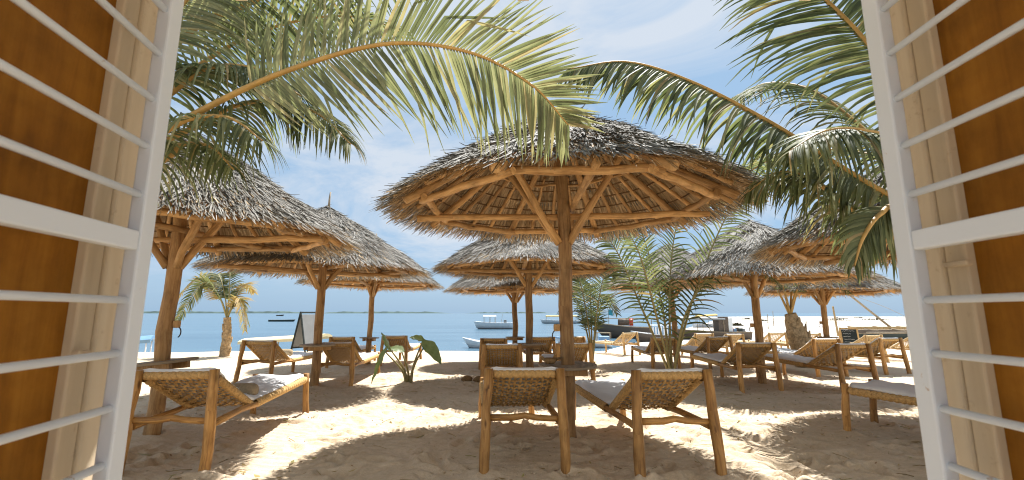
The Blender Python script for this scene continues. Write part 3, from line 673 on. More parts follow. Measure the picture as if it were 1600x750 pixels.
for (o, x, y, yaw, lab, grp) in todo:
    a = -R(yaw); hd = H(x, y); fx = x - math.sin(a) * 1.9; fy = y + math.cos(a) * 1.9; tilt = math.atan2(H(fx, fy) - hd, 1.9)
    k = random.uniform(0.985, 1.02)
    o.location = (x, y, hd - 0.005); o.rotation_mode = 'XYZ'; o.rotation_euler = (tilt, random.gauss(0, 0.008), a); o.scale = (k, k, k)
    o['label'] = lab; o['group'] = grp
    for sx, yy in ((-1, -0.06), (1, -0.06), (-1, 1.92), (1, 1.92)):
        lx = sx * 0.33; MOUNDS.append((x + lx * math.cos(a) - yy * math.sin(a), y + lx * math.sin(a) + yy * math.cos(a), 0.13, 0.035))
def bolster(bx, by, byaw, xoff, lab, ln=0.36, r=0.075):
    a = -R(byaw); p = seat_pt(0.12); mb = MB(); n = 14
    prof = [(-ln / 2, 0.2), (-ln / 2 + 0.01, 0.8), (-ln / 2 + 0.04, 1.0), (-ln / 6, 1.04), (ln / 6, 1.03), (ln / 2 - 0.04, 1.0), (ln / 2 - 0.01, 0.8), (ln / 2, 0.2)]
    mb.tube([(x, 0, 0) for x, _ in prof], [r * k for _, k in prof], n)
    o = mb.build('bolster', 'bolster', None, label=lab, cat='cushion', group='brown rolled cushions on the beds')
    lx, ly = xoff, p.y - 0.03; o.location = (bx + lx * math.cos(a) - ly * math.sin(a), by + lx * math.sin(a) + ly * math.cos(a), H(bx, by) + p.z + 0.045 + r * 0.92)
    o.rotation_euler = (0, 0, a + 0.1)
bolster(-2.74, 3.80, -3, 0.06, 'brown rolled cushion on the bed under the umbrella with the tilted tray', 0.40)
bolster(-4.85, 8.75, 3, 0.08, 'brown rolled cushion on the bed beside the stick-topped umbrella', 0.34)

# ------------------------------------------------------------------ palms
def frond(parent, ctrl, side, nleaf=70, llen=0.6, lw=0.032, droop=0.5, leafm='leaf', rachm='rachis', r0=0.028, start=0.12, fwd=0.55, lensym=(1, 1), clump=0.0, seg=6, tipfwd=0.5, sweep=(0.0, 0.0)):
    """ctrl: world/parent-space control points base->tip; side: vector of the blade's flat direction"""
    pts = catmull(ctrl, 40); lens = [0]
    for i in range(40): lens.append(lens[-1] + (pts[i + 1] - pts[i]).length)
    mb = MB(); mb.tube(pts, [r0 * (1 - 0.88 * i / 40) + 0.002 for i in range(41)], 7, flat=0.8)
    fr = mb.build('frond', rachm, parent)
    mb = MB(); side = Vector(side).normalized(); G = Vector((0, 0, -1))
    for i in range(nleaf):
        f = start + (1 - start) * (i + 0.5) / nleaf; q = f * 40; k = min(int(q), 39); p = pts[k].lerp(pts[k + 1], q - k); t = (pts[min(k + 1, 40)] - pts[max(k - 1, 0)]).normalized()
        s0 = (side - t * side.dot(t)).normalized()
        for sg, lm in ((1, lensym[0]), (-1, lensym[1])):
            if random.random() < 0.06: continue
            env = (0.55 + 0.45 * math.sin(min(1, (f - start) / (0.35)) * math.pi / 2)) * (1 - 0.68 * max(0, (f - 0.5) / 0.5) ** 1.4)
            ln = llen * lm * env * random.uniform(0.78, 1.1); fw = fwd + tipfwd * f ** 3 + random.gauss(0, 0.05) + clump * math.sin(i * 0.55)
            d = (s0 * sg + t * fw + Vector((0, 0, sweep[0 if sg > 0 else 1]))).normalized(); w0 = lw * random.uniform(0.8, 1.15)
            nrm = d.cross(t).normalized(); dr = droop * random.uniform(0.7, 1.3); P = [p]; cur = d.copy(); kink = random.uniform(0.35, 0.8) if random.random() < 0.06 else 9
            D = [d]; bend = Vector((random.gauss(0, 0.018), random.gauss(0, 0.018), random.gauss(0, 0.015)))
            for s in range(seg):
                fs = (s + 1) / seg
                cur = (cur + bend + G * dr * (0.35 + 1.1 * fs) / seg * 1.6 + (G * 0.9 if kink < fs and kink > fs - 1 / seg else Vector((0, 0, 0)))).normalized(); P.append(P[-1] + cur * ln / seg); D.append(cur)
            wd = t.cross(d); wd = t - d * t.dot(d); wd.normalize(); base = len(mb.v)
            for s in range(seg + 1):
                fs = s / seg; wv = w0 * (0.45 + 0.55 * min(1, fs * 5)) * (1 - fs ** 2.2) + 0.0015; wl = (wd - D[s] * wd.dot(D[s])).normalized(); up = wl.cross(D[s])
                fold = wv * 0.30 * (1 - 0.5 * fs)
                mb.v += [tuple(P[s] - wl * wv * 0.5 + up * fold), tuple(P[s]), tuple(P[s] + wl * wv * 0.5 + up * fold)]
                if s:
                    b = base + s * 3; mb.face((b - 3, b - 2, b + 1, b), None, True); mb.face((b - 2, b - 1, b + 2, b + 1), None, True)
    mb.build('leaflets', leafm, fr, kind='stuff')
    return fr
def trunk_mesh(parent, pts, rs, name='trunk'):
    P = catmull(pts, 36); mb = MB(); n = 14; rr = []
    for i in range(37):
        f = i / 36 * (len(rs) - 1); k = min(int(f), len(rs) - 2); r = rs[k] + (rs[k + 1] - rs[k]) * (f - k); rr.append(r * (1 + 0.07 * (i % 3 == 0) + random.uniform(-0.03, 0.03)))
    mb.tube(P, rr, n); return mb.build(name, 'trunk', parent)
def boots(parent, c, r, z0, z1, n, out=0.1):   # cut frond bases round a trunk
    for i in range(n):
        th = i * 2.4 + random.uniform(-0.3, 0.3); z = z0 + (z1 - z0) * i / n; e = Vector((math.cos(th), math.sin(th), 0)); mb = MB(); c2 = Vector(c(z)); rr = r(z)
        mb.tube([c2 + e * rr * 0.7 + Vector((0, 0, 0)), c2 + e * (rr * 1.05) + Vector((0, 0, 0.10)), c2 + e * (rr + out) + Vector((0, 0, 0.24))], [0.075, 0.055, 0.028], 7, flat=0.6)
        mb.build('frond_stub', 'trunk', parent)

def rel(o, pts): return [Vector(p) - o for p in pts]
# palm by the left door: its crown stands behind the door, its fronds arch over the view
c1 = Vector((-2.95, 2.55, 0)); p1 = thing('coconut_palm', 'coconut palm by the orange-brown door, pale frond arching over the largest umbrella', 'palm tree', (c1.x, c1.y, H(c1.x, c1.y) - 0.0), 0, 'coconut palms')
trunk_mesh(p1, [(0, 0, -0.4), (0.02, 0.0, 0.5), (0.05, 0.02, 1.2), (0.1, 0.02, 1.9)], [0.22, 0.17, 0.15, 0.13])
crown1 = Vector((0.1, 0.02, 1.85)); O1 = Vector(p1.location)
def hero(pt, org, crown, pix, **k): return frond(pt, [crown] + rel(org, [at(*q) for q in pix]), **k)
hero(p1, O1, crown1, [(330, 165, 2.62), (470, 103, 2.60), (610, 68, 2.60), (735, 82, 2.55), (830, 132, 2.50), (888, 195, 2.46)], side=(0.10, -0.15, 1), nleaf=112, llen=0.74, lw=0.0235, droop=0.05, leafm='leafy', r0=0.024, start=0.22, fwd=0.42, lensym=(0.9, 1.0), tipfwd=0.9, clump=0.02)
hero(p1, O1, crown1, [(285, 60, 3.0), (390, 5, 3.1), (500, -50, 3.2), (620, -80, 3.3), (720, -70, 3.4)], side=(0.35, 0.75, -0.3), nleaf=90, llen=0.66, lw=0.023, droop=0.6, leafm='leaf', start=0.2, fwd=0.5)
hero(p1, O1, crown1, [(290, 205, 3.1), (370, 165, 3.2), (440, 158, 3.3), (500, 180, 3.3), (548, 225, 3.3)], side=(0.25, 0.6, 0.35), nleaf=78, llen=0.66, lw=0.020, droop=0.95, leafm='leaf', start=0.12, fwd=0.5)
hero(p1, O1, crown1, [(262, 150, 2.9), (330, 105, 2.9), (410, 110, 2.95), (470, 150, 3.0)], side=(0.2, 0.8, 0.3), nleaf=80, llen=0.6, lw=0.022, droop=0.9, leafm='leaf', start=0.15, fwd=0.4)
hero(p1, O1, crown1, [(240, 215, 2.6), (300, 185, 2.55), (360, 185, 2.55), (410, 220, 2.55)], side=(0.3, 0.8, 0.2), nleaf=54, llen=0.6, lw=0.017, droop=1.2, leafm='leaf', start=0.12, fwd=0.4)
hero(p1, O1, crown1, [(245, 255, 2.8), (285, 225, 2.8), (330, 230, 2.8), (365, 265, 2.8)], side=(0.3, 0.8, 0.2), nleaf=40, llen=0.5, lw=0.017, droop=1.3, leafm='leaf', start=0.12, fwd=0.4)
hero(p1, O1, crown1, [(235, 90, 2.7), (275, 20, 2.75), (330, -35, 2.8), (400, -60, 2.9)], side=(0.7, 0.3, -0.5), nleaf=70, llen=0.6, lw=0.022, droop=0.7, leafm='leafy', start=0.2, fwd=0.5)
hero(p1, O1, crown1, [(300, 110, 3.3), (420, 45, 3.5), (540, 25, 3.7), (640, 50, 3.9)], side=(0.3, 0.8, 0.0), nleaf=80, llen=0.6, lw=0.023, droop=0.7, leafm='leaf', start=0.2, fwd=0.5)
hero(p1, O1, crown1, [(180, 60, 2.4), (150, -80, 2.2), (60, -150, 2.1)], side=(0.2, 1, 0), nleaf=40, llen=0.5, droop=0.6, start=0.2)
# palm by the right door
c2 = Vector((3.30, 2.95, 0)); p2 = thing('coconut_palm', 'coconut palm by the dark brown door, drooping green fronds over the beds', 'palm tree', (c2.x, c2.y, H(c2.x, c2.y)), 0, 'coconut palms')
trunk_mesh(p2, [(0, 0, -0.4), (-0.02, 0, 0.5), (-0.05, 0, 1.1), (-0.1, 0, 1.75)], [0.23, 0.18, 0.16, 0.14])
crown2 = Vector((-0.1, 0, 1.70)); O2 = Vector(p2.location)
hero(p2, O2, crown2, [(1392, 308, 3.05), (1300, 253, 3.1), (1200, 190, 3.1), (1080, 128, 3.1), (980, 97, 3.1), (888, 108, 3.1)], side=(0.1, 0.6, 0.6), nleaf=116, llen=0.78, lw=0.030, droop=0.6, leafm='leaf', r0=0.036, start=0.12, fwd=0.45, tipfwd=0.5, sweep=(-0.75, -0.25), lensym=(0.9, 1.0))
hero(p2, O2, crown2, [(1430, 170, 2.8), (1360, 75, 2.8), (1295, 5, 2.85), (1215, -60, 2.9), (1110, -105, 3.0)], side=(0.9, 0.15, 0.5), nleaf=104, llen=1.0, lw=0.027, droop=0.36, leafm='leaf', r0=0.028, start=0.15, fwd=0.3)
hero(p2, O2, crown2, [(1395, 372, 3.0), (1330, 325, 3.05), (1270, 282, 3.1), (1215, 270, 3.2), (1170, 300, 3.3)], side=(0.1, 0.8, 0.4), nleaf=84, llen=0.62, lw=0.022, droop=1.1, leafm='leaf', r0=0.036, start=0.12, fwd=0.45)
hero(p2, O2, crown2, [(1405, 260, 3.2), (1335, 190, 3.4), (1265, 140, 3.7), (1200, 130, 4.1), (1150, 150, 4.5)], side=(0.6, 0.5, 0.4), nleaf=90, llen=0.75, lw=0.027, droop=0.8, leafm='leaf', start=0.12, fwd=0.45)
hero(p2, O2, crown2, [(1410, 235, 2.7), (1350, 205, 2.65), (1290, 205, 2.6), (1235, 235, 2.6)], side=(0.3, 0.7, 0.35), nleaf=76, llen=0.66, lw=0.021, droop=1.1, leafm='leaf', start=0.12, fwd=0.45)
hero(p2, O2, crown2, [(1415, 325, 2.7), (1375, 335, 2.6), (1348, 372, 2.52), (1335, 415, 2.48)], side=(0.9, 0.2, 0.1), nleaf=40, llen=0.34, lw=0.024, droop=0.5, leafm='leaf', start=0.3, fwd=1.3)
hero(p2, O2, crown2, [(1420, 60, 2.6), (1390, -60, 2.5), (1330, -140, 2.4), (1260, -170, 2.3)], side=(0.8, 0.4, 0.3), nleaf=60, llen=0.7, droop=0.7, start=0.2)
# the frond arching out over the sand beside the beds, whose shadow combs the ground
frond(p2, rel(O2, [O2 + crown2, (3.5, 3.9, 2.6), (3.25, 4.8, 3.05), (3.15, 5.7, 3.1), (3.05, 6.6, 2.85)]), side=(1, 0, 0.1), nleaf=74, llen=0.62, lw=0.03, droop=0.25, leafm='leaf', start=0.25, fwd=0.5)
frond(p2, rel(O2, [O2 + crown2, (4.0, 2.5, 2.6), (4.8, 2.0, 2.9), (5.6, 1.6, 2.4)]), side=(0.3, 1, 0), nleaf=50, llen=0.55, droop=0.7, start=0.2)

def small_palm(name, lab, loc, trunk_pts, trunk_r, fr, leafm='leaf', llen=0.5, lw=0.03, nleaf=50, droop=0.45, rach='rachisg', r0=0.024, stubs=0):
    p = thing(name, lab, 'palm tree', loc, 0, 'coconut palms'); top = Vector(trunk_pts[-1])
    trunk_mesh(p, trunk_pts, trunk_r)
    tr = catmull(trunk_pts, 20); z0 = tr[0].z; z1 = tr[-1].z
    if stubs:
        cfun = lambda z: min(tr, key=lambda q: abs(q.z - z)); rf = lambda z: trunk_r[0] + (trunk_r[-1] - trunk_r[0]) * (z - z0) / (z1 - z0)
        boots(p, cfun, rf, 0.10, z1 - 0.3, stubs, 0.035)
    for (tip, rise, sd, nl, lm) in fr:
        tip = Vector(tip); hor = Vector((tip.x - top.x, tip.y - top.y, 0)); k = (tip - top)
        m1 = top + hor * 0.18 + Vector((0, 0, (tip.z - top.z) * 0.35 + rise * 0.55)); m2 = top + hor * 0.55 + Vector((0, 0, (tip.z - top.z) * 0.75 + rise))
        s = Vector(sd) if sd else hor.cross(Vector((0, 0, 1))).normalized() + Vector((0, 0, 0.15))
        frond(p, [top - Vector((0, 0, 0.05)), m1, m2, tip], side=s, nleaf=nl or nleaf, llen=llen, lw=lw, droop=droop, leafm=lm or leafm, rachm=rach, r0=r0, start=0.28, fwd=0.6, seg=5)
    return p
# young many-stemmed palm in the middle ground
b3 = (2.82, 8.2); p3 = thing('young_palm', 'young coconut palm with many stems rising from the sand among the beds', 'palm tree', (*b3, H(*b3)), 0, 'coconut palms')
trunk_mesh(p3, [(0, 0, -0.3), (0, 0, 0.0), (0.02, 0, 0.22)], [0.13, 0.12, 0.09]); O3 = Vector(p3.location); MOUNDS.append((*b3, 0.35, 0.06))
for (cr, pix, sd, nl, ll, dr, st) in (
    ((0.06, 0, 0.1), [(1085, 460, 8.1), (1128, 352, 7.9), (1170, 285, 7.8)], (0.8, 0.3, -0.4), 70, 0.85, 0.45, 0.22),
    ((-0.07, 0, 0.1), [(1000, 475, 8.1), (965, 395, 8.0), (930, 345, 7.9)], (0.8, 0.3, 0.4), 64, 0.7, 0.5, 0.3),
    ((-0.02, 0.04, 0.1), [(1035, 480, 8.3), (1010, 385, 8.5), (985, 320, 8.7)], (0.9, 0.35, 0.2), 60, 0.55, 0.3, 0.3),
    ((0.02, 0.05, 0.1), [(1046, 470, 8.3), (1052, 380, 8.4), (1068, 310, 8.5)], (0.9, 0.35, 0.0), 60, 0.6, 0.35, 0.3),
    ((0.05, -0.03, 0.1), [(1072, 490, 8.0), (1115, 425, 7.8), (1170, 410, 7.7), (1215, 440, 7.6)], (0.3, 0.8, 0.3), 60, 0.6, 0.8, 0.25),
    ((-0.04, -0.04, 0.1), [(1022, 480, 8.0), (1000, 400, 7.7), (975, 350, 7.4)], (0.85, -0.2, 0.35), 56, 0.6, 0.4, 0.32)):
    frond(p3, [Vector((cr[0] * 0.4, cr[1] * 0.4, 0.0)), Vector(cr) + Vector((0, 0, 0.25))] + rel(O3, [at(*q) for q in pix]), side=sd, nleaf=int(nl * 0.66), llen=ll, lw=0.032, droop=dr, leafm='leaf', rachm='rachisg', r0=0.036, start=st + 0.12, fwd=0.6, seg=5)
# stout palm on the right
b4 = (7.35, 11.8); small_palm('short_palm', 'short palm with stout leaning ringed trunk behind the sunbeds', (*b4, H(*b4)), [(0.32, 0, -0.3), (0.22, 0, 0.25), (0.02, 0, 0.8), (-0.12, 0, 1.35)], [0.37, 0.31, 0.25, 0.13],
    [((-1.9, 0.3, 2.2), 0.75, None, None, None), ((1.7, 0.3, 1.9), 0.8, None, None, None), ((-0.7, 0.4, 3.2), 0.3, (0.8, 0.3, 0.3), None, None), ((0.8, 0.2, 3.1), 0.35, (0.8, 0.1, -0.3), None, None), ((1.4, -0.7, 2.7), 0.5, None, None, None), ((-1.3, -0.9, 2.6), 0.5, None, None, None), ((0.3, 1.7, 2.3), 0.7, None, None, None), ((0.2, -1.6, 2.0), 0.7, None, None, None)], llen=0.5, droop=0.5, r0=0.036, stubs=16, rach='rachis')
# small palm at the water's edge on the left
b5 = (-9.75, 15.6); small_palm('small_palm', 'small palm with drying drooping fronds alone at the water edge', (*b5, H(*b5)), [(0, 0, -0.3), (0.02, 0, 0.3), (0.03, 0, 0.8), (-0.02, 0, 1.3)], [0.17, 0.145, 0.125, 0.11],
    [((-1.5, -0.4, 1.1), 1.3, (0.2, 0.5, -0.8), 60, None), ((-2.3, 0.2, 1.5), 1.2, (0.2, 0.5, 0.6), 56, 'leafdry'), ((0.75, -0.2, 0.85), 0.95, None, 44, 'leafdry'), ((0.6, 0.3, 1.0), 0.75, None, 34, None), ((-0.5, 0.6, 2.9), 0.3, (0.7, 0.2, 0.4), 46, None), ((-1.2, 0.4, 2.3), 0.75, None, 50, None), ((0.3, 0.9, 2.2), 0.5, None, 40, 'leafdry')], llen=0.62, lw=0.042, droop=0.45, r0=0.03, stubs=8)
# palm seedling behind the round table
b6 = (1.95, 11.2); small_palm('palm_seedling', 'slender palm seedling behind the round table, fronds fanning over the boats', (*b6, H(*b6)), [(0, 0, -0.2), (0, 0, 0.05), (0, 0, 0.22)], [0.09, 0.08, 0.07],
    [((-0.45, 0.1, 2.35), 0.35, (0.9, 0.2, 0.1), None, None), ((0.65, 0.1, 2.4), 0.4, (0.8, 0.2, -0.35), None, None), ((-0.75, 0.5, 1.4), 0.75, None, 36, None), ((0.8, 0.6, 1.35), 0.75, None, 36, None), ((0.1, 0.6, 2.1), 0.4, (0.9, 0.2, 0), 40, None)], llen=0.52, lw=0.03, nleaf=56, droop=0.35, r0=0.03)

# broad-leaved plant
def leaf_blade(parent, p, d, up, ln, wd, fold=0.15, curl=0.5):
    d = Vector(d).normalized(); up = Vector(up); sd = d.cross(up).normalized(); up = sd.cross(d).normalized(); mb = MB(); n = 9; m = 9; base = Vector(p)
    for i in range(n + 1):
        f = i / n; y = -0.22 + 1.22 * f; wv = wd * 0.5 * (math.sin(min(1, (f + 0.02) * 1.9) * math.pi / 2) ** 0.8) * (1 - max(0, f - 0.2) / 0.8) ** 0.62 + 0.002
        for j in range(m + 1):
            g = j / m * 2 - 1; yy = y - (0.12 * (1 - abs(g)) if f < 0.15 else 0) * 0 
            q = base + d * ln * yy + sd * wv * g + up * (fold * wv * abs(g) + 0.012 * math.sin(f * 20 + abs(g) * 2) * abs(g)) - Vector((0, 0, 1)) * curl * ln * max(0, yy) ** 2 * 0.5
            mb.v.append(tuple(q))
    for i in range(n):
        for j in range(m):
            k = i * (m + 1) + j; mb.face((k, k + 1, k + m + 2, k + m + 1), None, True)
    return mb.build('leaf', 'broadleaf', parent)
M['broadleaf'] = island_mat('broad_leaf', [(0, (0.16, 0.23, 0.115)), (1, (0.23, 0.30, 0.16))], 0.45, 0.35, (1.3, 1.3, 0.6), vary=(14, (0.75, 0.8, 0.75), (1.15, 1.1, 1.2)), spec=0.4)
b7 = (-1.92, 8.65); pl = thing('broad_leaved_plant', 'broad-leaved green plant growing in the sunlit sand between umbrella shadows', 'plant', (*b7, H(*b7) + 0.03)); MOUNDS.append((*b7, 0.3, 0.07))
for (st, tip, ldir, lup, ln, wd) in (((0.02, 0), (0.30, -0.02, 0.74), (0.55, -0.25, -0.45), (0.3, -0.6, 0.7), 0.44, 0.36), ((0.03, 0.02), (0.22, 0.1, 0.80), (-0.3, -0.2, 0.15), (0.1, -0.6, 0.8), 0.30, 0.22),
        ((-0.02, 0), (-0.40, 0.02, 0.66), (-0.25, -0.15, 0.75), (-0.6, -0.5, 0.3), 0.42, 0.26), ((-0.03, -0.02), (-0.46, -0.05, 0.60), (-0.35, -0.2, -0.85), (-0.6, -0.6, 0.2), 0.50, 0.22), ((0.0, 0.03), (-0.2, 0.15, 0.6), (-0.5, 0.1, 0.2), (0, -0.5, 0.8), 0.3, 0.24)):
    a = Vector((st[0], st[1], -0.08)); t = Vector(tip); mb = MB(); mb.tube(catmull([a, a.lerp(t, 0.4) + Vector((-t.x * 0.18, 0, 0.05)), t], 10), [0.032 - 0.0022 * i for i in range(11)], 8); s = mb.build('stem', 'rachisg', pl)
    leaf_blade(pl, t, ldir, lup, ln, wd)

# ------------------------------------------------------------------ boats
def hull(mb, L_, B, D, bow=0.35, sheer=0.3, rake=0.6, stern=0.75, n=14, floor=0.55):
    # along +x: stern at 0, bow at L; keel at z=0
    rows = []
    for i in range(n + 1):
        f = i / n; wv = B / 2 * (stern + (1 - stern) * min(1, f * 3)) * (1 - max(0, (f - (1 - bow)) / bow) ** 2.2) + 0.015
        zs = D + sheer * max(0, f - 0.35) ** 2 * 2.4; zk = max(0, f - 0.8) ** 2 * D * 6
        xr = rake * max(0, f - 0.6) / 0.4
        pr = []
        for j in range(9):
            a = j / 8 * math.pi; y = math.cos(a); q = 1 - abs(y) ** 2.2
            hgt = 1 - math.sin(a) ** 1.5
            z = zk + (zs - zk) * hgt; pr.append((f * (L_ - rake) + xr * (z / (D + sheer)), -wv * (abs(y) ** 0.55) * (1 if y > 0 else -1), z))
        rows.append(pr)
    k0 = len(mb.v)
    for pr in rows: mb.v += pr
    for i in range(n):
        for j in range(8):
            a = k0 + i * 9 + j; mb.face((a, a + 9, a + 10, a + 1), None, True)
    mb.face([k0 + j for j in range(9)])
    # inner floor
    k1 = len(mb.v)
    for pr in rows:
        a, b = pr[0], pr[8]; fz = floor; mb.v += [(a[0], a[1] * 0.9, a[2] * fz), (b[0], b[1] * 0.9, b[2] * fz)]
    for i in range(n): a = k1 + i * 2; mb.face((a, a + 1, a + 3, a + 2))
    return rows
def make_boat(name, lab, loc, rz, L_=6.5, B=1.9, D=0.75, hm='white_boat', gm='white_metal', canopy=None, engine=True, group='boats off the beach', cabin=None, sheer=0.3, bench=2, rake=0.6, tilt=0.0, posts='greywood'):
    b = thing(name, lab, 'boat', loc, rz, group); b.rotation_euler.x = tilt
    mb = MB(); rows = hull(mb, L_, B, D, sheer=sheer, rake=rake); mb.build('hull', hm, b)
    mb = MB()
    for s in (0, 8): mb.tube([Vector(r[s]) + Vector((0, 0, 0.01)) for r in rows], 0.04, 6)
    mb.build('gunwale', gm, b)
    for i in range(bench):
        r = rows[3 + i * 4]; mb = MB(); mb.box((r[0][0], 0, D * 0.75), (0.25, abs(r[0][1]) * 1.8, 0.04)); mb.build('bench', 'greywood', b)
    if engine:
        mb = MB(); mb.box((-0.22, 0, D * 1.05), (0.35, 0.28, 0.42)); o = mb.build('outboard_motor', 'black', b, bevel=0.05); mb = MB(); mb.box((-0.22, 0, D * 0.35), (0.14, 0.1, 0.95)); mb.build('motor_leg', 'black', o)
    if canopy:
        x0, x1, z, cm, wd, tl = canopy
        mb = MB(); n = 8; k0 = 0
        for i in range(2):
            for zz_ in (0, 0.15):
                for j in range(n + 1):
                    y = (j / n - 0.5) * wd; mb.v.append((x0 if i == 0 else x1, y, z + (tl if i else 0) + zz_ + 0.16 * (1 - (2 * j / n - 1) ** 2)))
        m = n + 1
        for j in range(n):
            mb.face((m + j, m + j + 1, 3 * m + j + 1, 3 * m + j)); mb.face((j, 2 * m + j, 2 * m + j + 1, j + 1)); mb.face((j, j + 1, m + j + 1, m + j)); mb.face((2 * m + j, 3 * m + j, 3 * m + j + 1, 2 * m + j + 1))
        mb.face((0, m, 3 * m, 2 * m)); mb.face((n, 2 * m + n, 3 * m + n, m + n))
        mb.build('canopy', cm, b)
        for xx in (x0 + 0.15, (x0 + x1) / 2, x1 - 0.15):
            for s in (-1, 1):
                mb = MB(); zt = z + tl * (xx - x0) / (x1 - x0) + 0.02; mb.pole((xx, s * wd * 0.46, D * 0.8), (xx, s * wd * 0.46, zt), 0.03, 0.03, n=6, seg=3, wob=0.004); mb.build('canopy_post', posts, b)
    return b, rows
W = -1.62
def wpt(px, Y): return (px - CX) / F * Y * math.cos(PITCH)
# anchored white motorboat (bow towards the left of the shore)
b, rows = make_boat('motorboat', 'white motorboat with short white canopy anchored in open water', (wpt(803, 79), 79, W), math.pi - 0.05, 7.0, 2.1, 1.15, canopy=(3.1, 5.3, 2.15, 'white_metal', 1.7, 0.0), sheer=0.25)
mb = MB(); mb.box((1.5, 0.4, 1.25), (0.5, 0.4, 0.9)); mb.build('console', 'greyboard', b, bevel=0.08)
mb = MB(); mb.pole((2.3, -0.5, 1.0), (2.0, -0.5, 2.7), 0.03, 0.02, n=6, seg=3); mb.build('aerial', 'greywood', b)
mb = MB(); mb.box((3.2, 0, 0.16), (6.0, 1.75, 0.2)); mb.build('waterline_stripe', 'black', b, bevel=0.05)
make_boat('dinghy', 'small pale dinghy with its bow above the sand edge behind the beds', (wpt(800, 36), 36.5, W + 0.02), math.pi - 0.1, 4.0, 1.1, 0.42, engine=False, sheer=0.45)
make_boat('canopied_boat', 'small white boat under a long tan canopy far beyond the round table post', (wpt(906, 120), 120, W), math.pi, 10.5, 2.2, 0.9, canopy=(0.8, 9.0, 1.9, 'yellow', 2.0, 0.0), group='boats off the beach')
b, rows = make_boat('bimini_boat', 'small boat with blue sunshade partly behind the barred door', (wpt(282, 22), 21.5, W), math.pi + 0.5, 4.5, 1.6, 0.75, canopy=(0.6, 2.1, 1.55, 'blue_boat', 1.3, -0.12), posts='white_metal')
mb = MB(); mb.box((1.9, 0, 0.98), (0.05, 1.1, 0.5), Matrix.Rotation(0.5, 3, 'Y')); mb.build('windscreen', 'blue_boat', b, bevel=0.02)
make_boat('roofed_boat', 'moored boat with long cream roof beside the tall folding sign', (wpt(378, 26) - 0.3, 26.6, W), -0.10, 7.0, 1.7, 0.55, hm='greyboard', canopy=(0.4, 5.2, 1.12, 'cream', 1.5, 0.28), engine=False, bench=1)
make_boat('canoe', 'long low dark canoe far out left of the tall folding sign', (wpt(421, 148), 148, W), 0.02, 8.6, 1.1, 0.65, hm='darkgreen', gm='greywood', engine=False, sheer=0.1)
make_boat('fishing_boat', 'tiny fishing boat near the horizon beyond the stick-topped umbrella', (wpt(432, 420), 420, W), 0.3, 6.5, 1.8, 1.1, hm='boatwood', gm='greywood', engine=False)
b, rows = make_boat('workboat', 'low white boat with blue box behind the palm seedling', (wpt(954, 37), 37, W + 0.05), math.pi - 0.12, 4.6, 1.5, 0.62, gm='blue_boat', engine=False, sheer=0.25)
mb = MB(); mb.box((0.6, 0, 0.72), (0.85, 0.8, 0.5)); mb.build('blue_box', 'blue_boat', b, bevel=0.04)
for (x_, s) in ((0.1, -1), (1.15, -1), (0.1, 1), (1.15, 1)):
    mb = MB(); mb.pole((x_, s * 0.55, 0.4), (x_, s * 0.55, 1.22), 0.025, 0.025, n=6, seg=2, wob=0); mb.build('frame_post', 'greywood', b)
for s in (-1, 1):
    mb = MB(); mb.pole((0.06, s * 0.55, 1.24), (1.2, s * 0.55, 1.24), 0.025, 0.025, n=6, seg=2, wob=0); mb.build('frame_rail', 'greywood', b)
b, rows = make_boat('dhow', 'dark wooden dhow with red barrel on deck and a teal flag', (wpt(1032, 50), 50, W), math.pi - 0.28, 7.6, 2.0, 1.3, hm='boatwood', gm='greywood', engine=False, sheer=0.55, rake=1.4)
mb = MB(); mb.tube([(3.4, 0, 1.85), (4.6, 0, 1.9)], 0.38, 14); mb.build('brown_drum', 'boatwood', b)
mb = MB(); mb.tube([(2.95, 0, 1.85), (3.38, 0, 1.85)], 0.40, 14); mb.build('red_barrel', 'red', b)
mb = MB(); mb.pole((-0.5, 0, 2.28), (7.6, 0, 2.25), 0.05, 0.04, n=6); mb.build('spar', 'greywood', b)
for xx in (1.0, 6.2):
    mb = MB(); mb.pole((xx, 0, 0.7), (xx, 0, 2.3), 0.05, 0.05, n=6, seg=3); mb.build('spar_post', 'greywood', b)
mb = MB(); mb.pole((5.6, 0.3, 1.2), (5.6, 0.3, 3.3), 0.03, 0.025, n=6, seg=3); mb.build('flag_pole', 'greywood', b)
mb = MB()
for i in range(5):
    for j in range(2): mb.v.append((5.6 - 0.12 * i, 0.33 + 0.05 * math.sin(i * 1.4), 3.28 - 0.62 * j - 0.03 * i))
for i in range(4): mb.face((i * 2, i * 2 + 1, i * 2 + 3, i * 2 + 2))
mb.build('flag', 'teal', b)
# blue striped side canvas boat
b, rows = make_boat('striped_boat', 'boat with blue and white striped side canvas behind the young palm', (wpt(1062, 43), 43, W), math.pi - 0.1, 4.6, 1.7, 0.85, hm='boatwood', gm='white_metal', engine=False)
for i in range(18):
    mb = MB(); mb.box((0.7 + i * 0.125, 0.83, 1.25), (0.122, 0.03, 0.95 - 0.018 * i), None); mb.build('canvas_stripe', 'blue_boat' if i % 2 else 'white_metal', b)
mb = MB(); mb.box((1.75, 0.4, 1.74), (2.6, 1.0, 0.05)); mb.build('canvas_top', 'white_metal', b, bevel=0.02)
b, rows = make_boat('ferry_boat', 'dark wooden passenger boat with flat roof and brown cabin on the tidal flat', (wpt(1172, 46), 46.5, -1.50), math.pi - 0.08, 7.6, 2.0, 0.85, hm='boatwood', gm='greywood', canopy=(2.6, 7.0, 2.05, 'greyboard', 1.9, 0.05), engine=False)
mb = MB(); mb.box((2.75, 0.0, 1.50), (0.95, 1.6, 1.75)); mb.build('cabin', 'boatwood', b, bevel=0.03)
mb = MB(); mb.box((2.05, 0.0, 1.45), (0.42, 1.5, 1.6)); mb.build('cabin_panel', 'white_boat', b, bevel=0.03)
